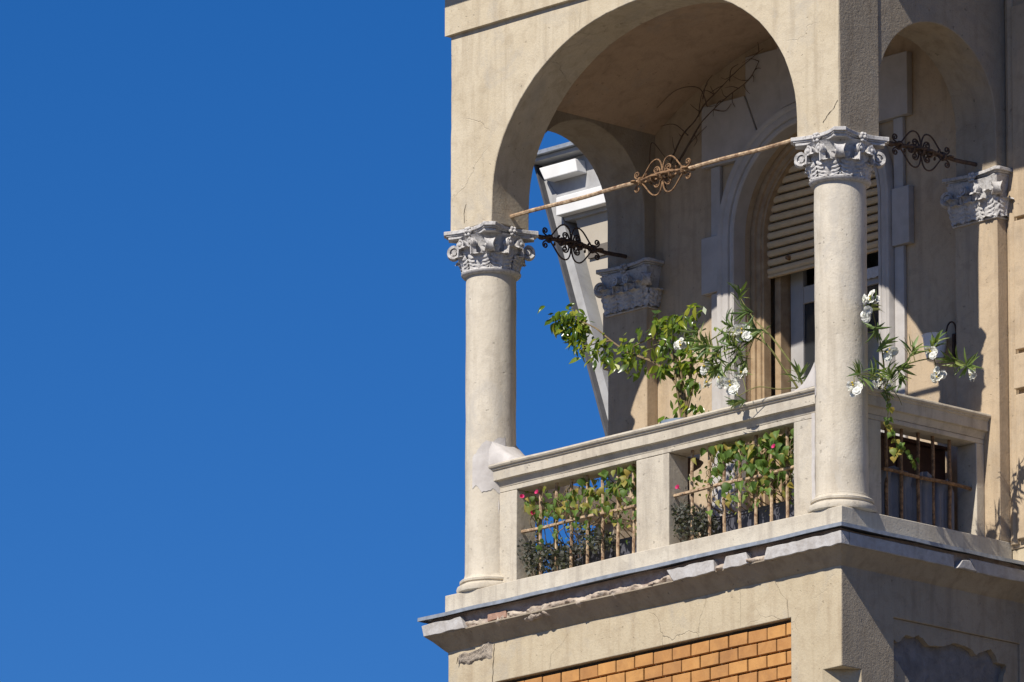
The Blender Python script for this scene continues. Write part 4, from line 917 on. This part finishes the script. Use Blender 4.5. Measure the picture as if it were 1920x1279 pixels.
# morning glories climbing the grilles
tr = MB().lathe([(0.024, 0.012), (0.018, 0.004), (0.006, -0.01), (0.003, -0.04)], (0, 0, 0), 10, cap=False)
trumpet = mesh_of('flower', tr, M['pink'], 60)
def glory(root, x0, x1, spots, vines, flowers):
    for pts in vines: stem(root, pts, .004, .0025, 'stem', 'vine')
    for (x, z), r_, n_, sz in spots:
        for i in range(int(n_ * 1.25)):
            p = Vector((x + random.gauss(0, r_), random.choice((0.045, 0.07, 0.13, 0.16)) + random.gauss(0, .018), z + random.gauss(0, r_ * .8)))
            p.x = min(max(p.x, x0), x1); p.z = min(p.z, -2.215)
            leaf_at(root, 'heart', p, Vector((random.gauss(0.05, .55), random.gauss(-.25, .35), -1)), Vector((0.3, -1, 0.55)) + rv(.45), random.uniform(.042, .085) * sz * .92)
    fl = MB(); rg = random.Random(int(abs(x0) * 100))
    for (x, z), r_, n_, sz in spots:
        for i in range(int(n_ * 1.6)):
            p = Vector((min(max(x + rg.gauss(0, r_ * 1.15), x0), x1), rg.uniform(.08, .22), min(z + rg.gauss(0, r_), -2.21))); d = Vector((rg.gauss(0, .7), rg.gauss(-.2, .4), rg.gauss(-.6, .6))).normalized(); sd = d.cross(Vector((rg.gauss(.2, .5), -1, .5))).normalized(); L_ = rg.uniform(.022, .045)
            fl.add([p, p + (d * .3 + sd * .42) * L_, p + d * L_, p + (d * .3 - sd * .42) * L_], [(0, 1, 2, 3)])
    fo = part('foliage', fl, M['heart'], root, 0); fo['kind'] = 'stuff'
    for fp in flowers: inst('flower', trumpet, Matrix.Translation(fp) @ Euler((R(70), random.uniform(-.5, .5), random.uniform(0, 1))).to_matrix().to_4x4() @ Matrix.Scale(.8, 4), root)
def vines(x0, x1, n, seed):
    rnd = random.Random(seed); out = []
    for i in range(n):
        x = x0 + (x1 - x0) * rnd.random(); pts = [(x, .30, -2.70)]
        for j in range(1, 7): x += rnd.gauss(0, .05); x = min(max(x, x0), x1); pts.append((x, .11 + .05 * math.sin(j * 2 + i) + .17 * (j < 1), -2.70 + .47 * j / 6))
        out.append(pts)
    return out
G1 = empty('morning_glory', (-2.8, 0.30, -2.75), 'sparse yellowing morning glory climbing the grille opening nearest the open sky', 'plant', 'climbers on the front grilles')
glory(G1, -3.50, -2.25, [((-3.42, -2.30), .07, 12, .85), ((-3.22, -2.36), .09, 16, .85), ((-3.0, -2.34), .10, 20, .9), ((-2.8, -2.34), .10, 22, .95), ((-2.6, -2.38), .10, 20, 1.0), ((-2.42, -2.28), .09, 20, 1.15), ((-2.32, -2.42), .08, 14, 1.0), ((-2.65, -2.55), .10, 12, .8), ((-2.38, -2.62), .08, 10, .8), ((-3.15, -2.55), .09, 9, .75), ((-2.95, -2.50), .09, 10, .8)],
      vines(-3.45, -2.28, 22, 3), [(-3.50, .03, -2.25), (-3.34, .04, -2.24), (-3.38, .03, -2.40)])
G2 = empty('morning_glory', (-0.95, 0.30, -2.75), 'dense large leaved morning glory filling the grille opening beside the nearest column', 'plant', 'climbers on the front grilles')
glory(G2, -1.72, -0.55, [((-1.38, -2.26), .07, 12, 1.1), ((-1.25, -2.22), .07, 12, 1.2), ((-1.08, -2.34), .09, 18, 1.1), ((-0.92, -2.32), .09, 18, 1.15), ((-0.75, -2.26), .08, 20, 1.15), ((-0.62, -2.38), .06, 16, 1.0), ((-0.85, -2.46), .09, 18, 1.1), ((-1.05, -2.52), .08, 14, 1.1), ((-0.68, -2.52), .08, 14, .95), ((-1.42, -2.44), .07, 7, .9), ((-0.8, -2.62), .09, 12, .9), ((-1.36, -2.6), .05, 4, 1.0), ((-1.62, -2.38), .05, 7, .8), ((-1.15, -2.68), .09, 9, .7)],
      vines(-1.6, -0.57, 24, 5), [(-1.86 + .1, .02, -2.47), (-0.72, .02, -2.33)])
# dark herb clumps in the lower corners of the openings
def herb(x0, x1, z0, z1, n, label, seed):
    rnd = random.Random(seed); mb = MB()
    for i in range(n):
        t = rnd.random(); x = x0 + (x1 - x0) * t; zt = z1 - .45 * (z1 - z0) * t + rnd.gauss(0, .03); z = z0 + (zt - z0) * rnd.random() ** .6; y = rnd.uniform(.045, .22)
        d = Vector((rnd.gauss(0, .7), rnd.gauss(-.4, .6), rnd.gauss(0, .6))).normalized(); s_ = d.orthogonal().normalized() * .35; s_.rotate(Matrix.Rotation(rnd.random() * 6, 3, d)); L_ = rnd.uniform(.024, .046); c = Vector((x, y, z))
        mb.add([c, c + (d * .5 + s_) * L_, c + d * L_, c + (d * .5 - s_) * L_], [(0, 1, 2, 3)])
    o_ = empty('herb_clump', ((x0 + x1) / 2, .15, z0), label, 'plant', 'grey herbs in the planters')
    f_ = part('foliage', mb, M['herb'], o_, 0); f_['kind'] = 'stuff'
    for i in range(9):
        x = x0 + (x1 - x0) * rnd.random(); stem(o_, [(x, .14, z0), (x + rnd.gauss(0, .03), .12, (z0 + z1) / 2), (x + rnd.gauss(0, .05), .10, z1 - .06)], .004, .002, 'twig', 'stem')
herb(-3.545, -3.02, -2.88, -2.60, 1100, 'dark grey herb clump at the sky end of the front balustrade', 2)
herb(-1.855, -1.50, -2.88, -2.58, 800, 'dark grey herb clump beside the middle post of the balustrade', 4)
herb(-3.02, -2.62, -2.80, -2.58, 420, 'small dark herb tuft under the sparse morning glory', 6)

# planter boxes behind the grilles
def planter(x0, x1, label):
    o_ = empty('planter_box', ((x0 + x1) / 2, .37, -2.93), label, 'planter', 'planter boxes behind the front grilles')
    for a, b, c, d in ((x0, x1, .27, .285), (x0, x1, .455, .47), (x0, x0 + .015, .2851, .4549), (x1 - .015, x1, .2851, .4549)): part('side', MB().box(a, b, c, d, -2.925, -2.69), M['box'], o_, 0, .004)
    part('rim', MB().box(x0 - .008, x1 + .008, .262, .2699, -2.715, -2.69), M['box'], o_, 0, .003)
    part('soil', MB().box(x0 + .016, x1 - .016, .286, .454, -2.92, -2.72), M['core'], o_, 0)
planter(-3.42, -2.74, 'slate blue planter box under the sparse morning glory, sky side'); planter(-2.72, -2.26, 'short slate planter box behind the grille next to the middle post')
planter(-1.74, -1.16, 'slate blue planter box under the dense morning glory, middle post side'); planter(-1.14, -0.55, 'slate planter box behind the grille nearest the corner column')

# trailing vine, sheet and added dark blocker at the side opening
TV = empty('trailing_vine', (0.10, 0.45, -2.0), 'thin yellow green vine trailing down over the side rail', 'plant')
hp = [(0.05, 0.33, -1.94), (0.14, 0.33, -2.01), (0.16, 0.34, -2.13), (0.13, 0.36, -2.24), (0.07, 0.48, -2.30), (0.03, 0.60, -2.37), (0.02, 0.72, -2.43), (0.02, 0.78, -2.48)]
stem(TV, hp, .004, .002, 'gstem', 'vine')
stem(TV, [(0.05, .40, -1.94), (0.09, .40, -2.0), (0.1, .42, -2.12), (0.09, .44, -2.2)], .003, .002, 'gstem', 'vine')
stem(TV, [(0.03, .52, -1.94), (0.07, .54, -2.0), (0.08, .57, -2.06)], .003, .002, 'gstem', 'vine')
for p in smooth(hp, 5)[8:]:
    for i in range(1): leaf_at(TV, 'heart', p + rv(.012), Vector((random.gauss(.2, .5), random.gauss(0, .5), -1)), Vector((1, -.8, .4)) + rv(.4), random.uniform(.028, .05))
for i in range(9): leaf_at(TV, 'heart', Vector((-.02 + random.gauss(0, .02), .60 + random.gauss(0, .07), -2.32 + random.gauss(0, .07))), Vector((random.gauss(.2, .5), random.gauss(0, .5), -1)), Vector((1, -.8, .4)) + rv(.4), random.uniform(.04, .07))
sheet = MB(); rows = []
for j in range(10):
    t = j / 9; rows.append([(-0.26 + 0.016 * math.sin(i * .9) + 0.012 * math.sin(i * 2.3 + 1) + (.03 * math.sin(i * .5) if j > 7 else 0), 0.47 + 1.0 * i / 60, -2.89 + t * (0.44 + .03 * math.sin(i * .35))) for i in range(61)])
rows.append([(p[0] - .06, p[1], p[2] - .01) for p in rows[-1]])
sheet.grid(rows); sheet_o = part('hanging_sheet', sheet, M['tarp'], None, 60); tag(sheet_o, 'grey folded sheet hung behind the side grille', 'sheet')
M['blocker'] = plain('dark_blocker_brown', (0.075, 0.036, 0.024, 1), (0.045, 0.022, 0.016, 1), 9, 0.6, 0.3)  # added dark mass that hides the sunlit wall behind the side grille
TR = empty('dark_blocker', (-0.66, 1.12, -2.93), 'added dark brown cabinet behind the grey sheet at the side grille', 'blocker')
part('body', MB().box(-0.80, -0.53, 0.56, 1.66, -2.925, -2.13), M['blocker'], TR, 0, .006)
part('blocker_top', MB().box(-0.82, -0.51, 0.54, 1.68, -2.129, -2.10), M['blocker'], TR, 0, .004)
for y0, y1 in ((0.58, 1.10), (1.12, 1.64)): part('blocker_panel', MB().box(-0.5295, -0.512, y0, y1, -2.90, -2.15), M['blocker'], TR, 0, .004)

# white pot on the wall
WP = empty('wall_pot', (-0.66, 1.66, -1.42), 'pale enamel pot hung on the back wall beside the sunlit pilaster', 'pot')
part('bowl', MB().lathe([(0.04, 0), (0.062, 0.01), (0.084, 0.10), (0.094, 0.19), (0.103, 0.205), (0.096, 0.208), (0.080, 0.10), (0.02, 0.03)], (-0.67, 1.70, -1.395), 30), M['whitepot'], WP, 35)
part('handle', MB().tube(smooth([(-0.59, 1.73, -1.21), (-0.57, 1.74, -1.12), (-0.56, 1.78, -1.09), (-0.555, 1.81, -1.14), (-0.56, 1.81, -1.32)]), .007, 7), M['iron'], WP, 50)
part('bracket', MB().box(-0.57, -0.55, 1.78, 1.818, -1.40, -1.18), M['iron'], WP, 0, .006)

# dry climber along the vault
DV = empty('dry_climber', (-3.70, 1.74, 0.6), 'leafless brown climber clinging to the back wall under the vault', 'plant')
vinepts = [[(-3.72, 1.78, 0.60), (-3.66, 1.77, 0.74), (-3.50, 1.76, 0.96), (-3.35, 1.76, 1.06), (-3.23, 1.75, 1.17), (-3.08, 1.75, 1.25), (-2.84, 1.75, 1.38), (-2.57, 1.75, 1.49)],
           [(-3.66, 1.78, 0.66), (-3.41, 1.77, 0.91), (-3.26, 1.76, 1.04), (-2.99, 1.76, 1.18), (-2.75, 1.76, 1.27), (-2.63, 1.76, 1.40)],
           [(-3.15, 1.7, 1.12), (-3.16, 1.62, 1.26), (-3.39, 1.60, 1.29), (-3.60, 1.58, 1.18)], [(-3.16, 1.66, 1.18), (-3.08, 1.62, 1.28), (-2.99, 1.6, 1.33)],
           [(-3.81, 1.7, 0.78), (-3.72, 1.64, 0.93), (-3.60, 1.66, 0.80), (-3.53, 1.72, 0.70)], [(-3.30, 1.75, 1.08), (-3.22, 1.70, 1.22), (-3.12, 1.68, 1.31)], [(-3.42, 1.75, .95), (-3.52, 1.7, 1.05), (-3.66, 1.68, 1.06)],
           [(-3.6, 1.77, .78), (-3.48, 1.74, .78), (-3.38, 1.74, .88), (-3.2, 1.74, .98)], [(-2.95, 1.75, 1.30), (-2.9, 1.72, 1.38), (-2.8, 1.70, 1.40)], [(-3.12, 1.75, 1.10), (-2.98, 1.73, 1.06), (-2.9, 1.72, 1.10)]]
for i, pts in enumerate(vinepts): stem(DV, pts, .009 if i < 2 else .005, .002, 'twig', 'branch')
rd = random.Random(11)
for i in range(26):
    p = Vector(rd.choice(smooth(vinepts[rd.randint(0, 1)], 4))); d = Vector((rd.gauss(0, 1), -abs(rd.gauss(0, .4)), rd.gauss(0, 1))).normalized() * rd.uniform(.06, .16)
    q = p + d * .5 + Vector((rd.gauss(0, .02), 0, rd.gauss(0, .02))); e = p + d
    e.z = min(e.z, 1.60 - 0.19 * (e.x + 2.135) ** 2); stem(DV, [p, q, e], .004, .0015, 'twig', 'twig')

# the front planting stands back with the parapet
for o in list(bpy.data.objects):
    if o.parent is None and o.name.split('.')[0] in ('morning_glory', 'herb_clump', 'planter_box'): o.location += Vector(SET)
OA.location += Vector((-0.107, 0.10, 0.036))
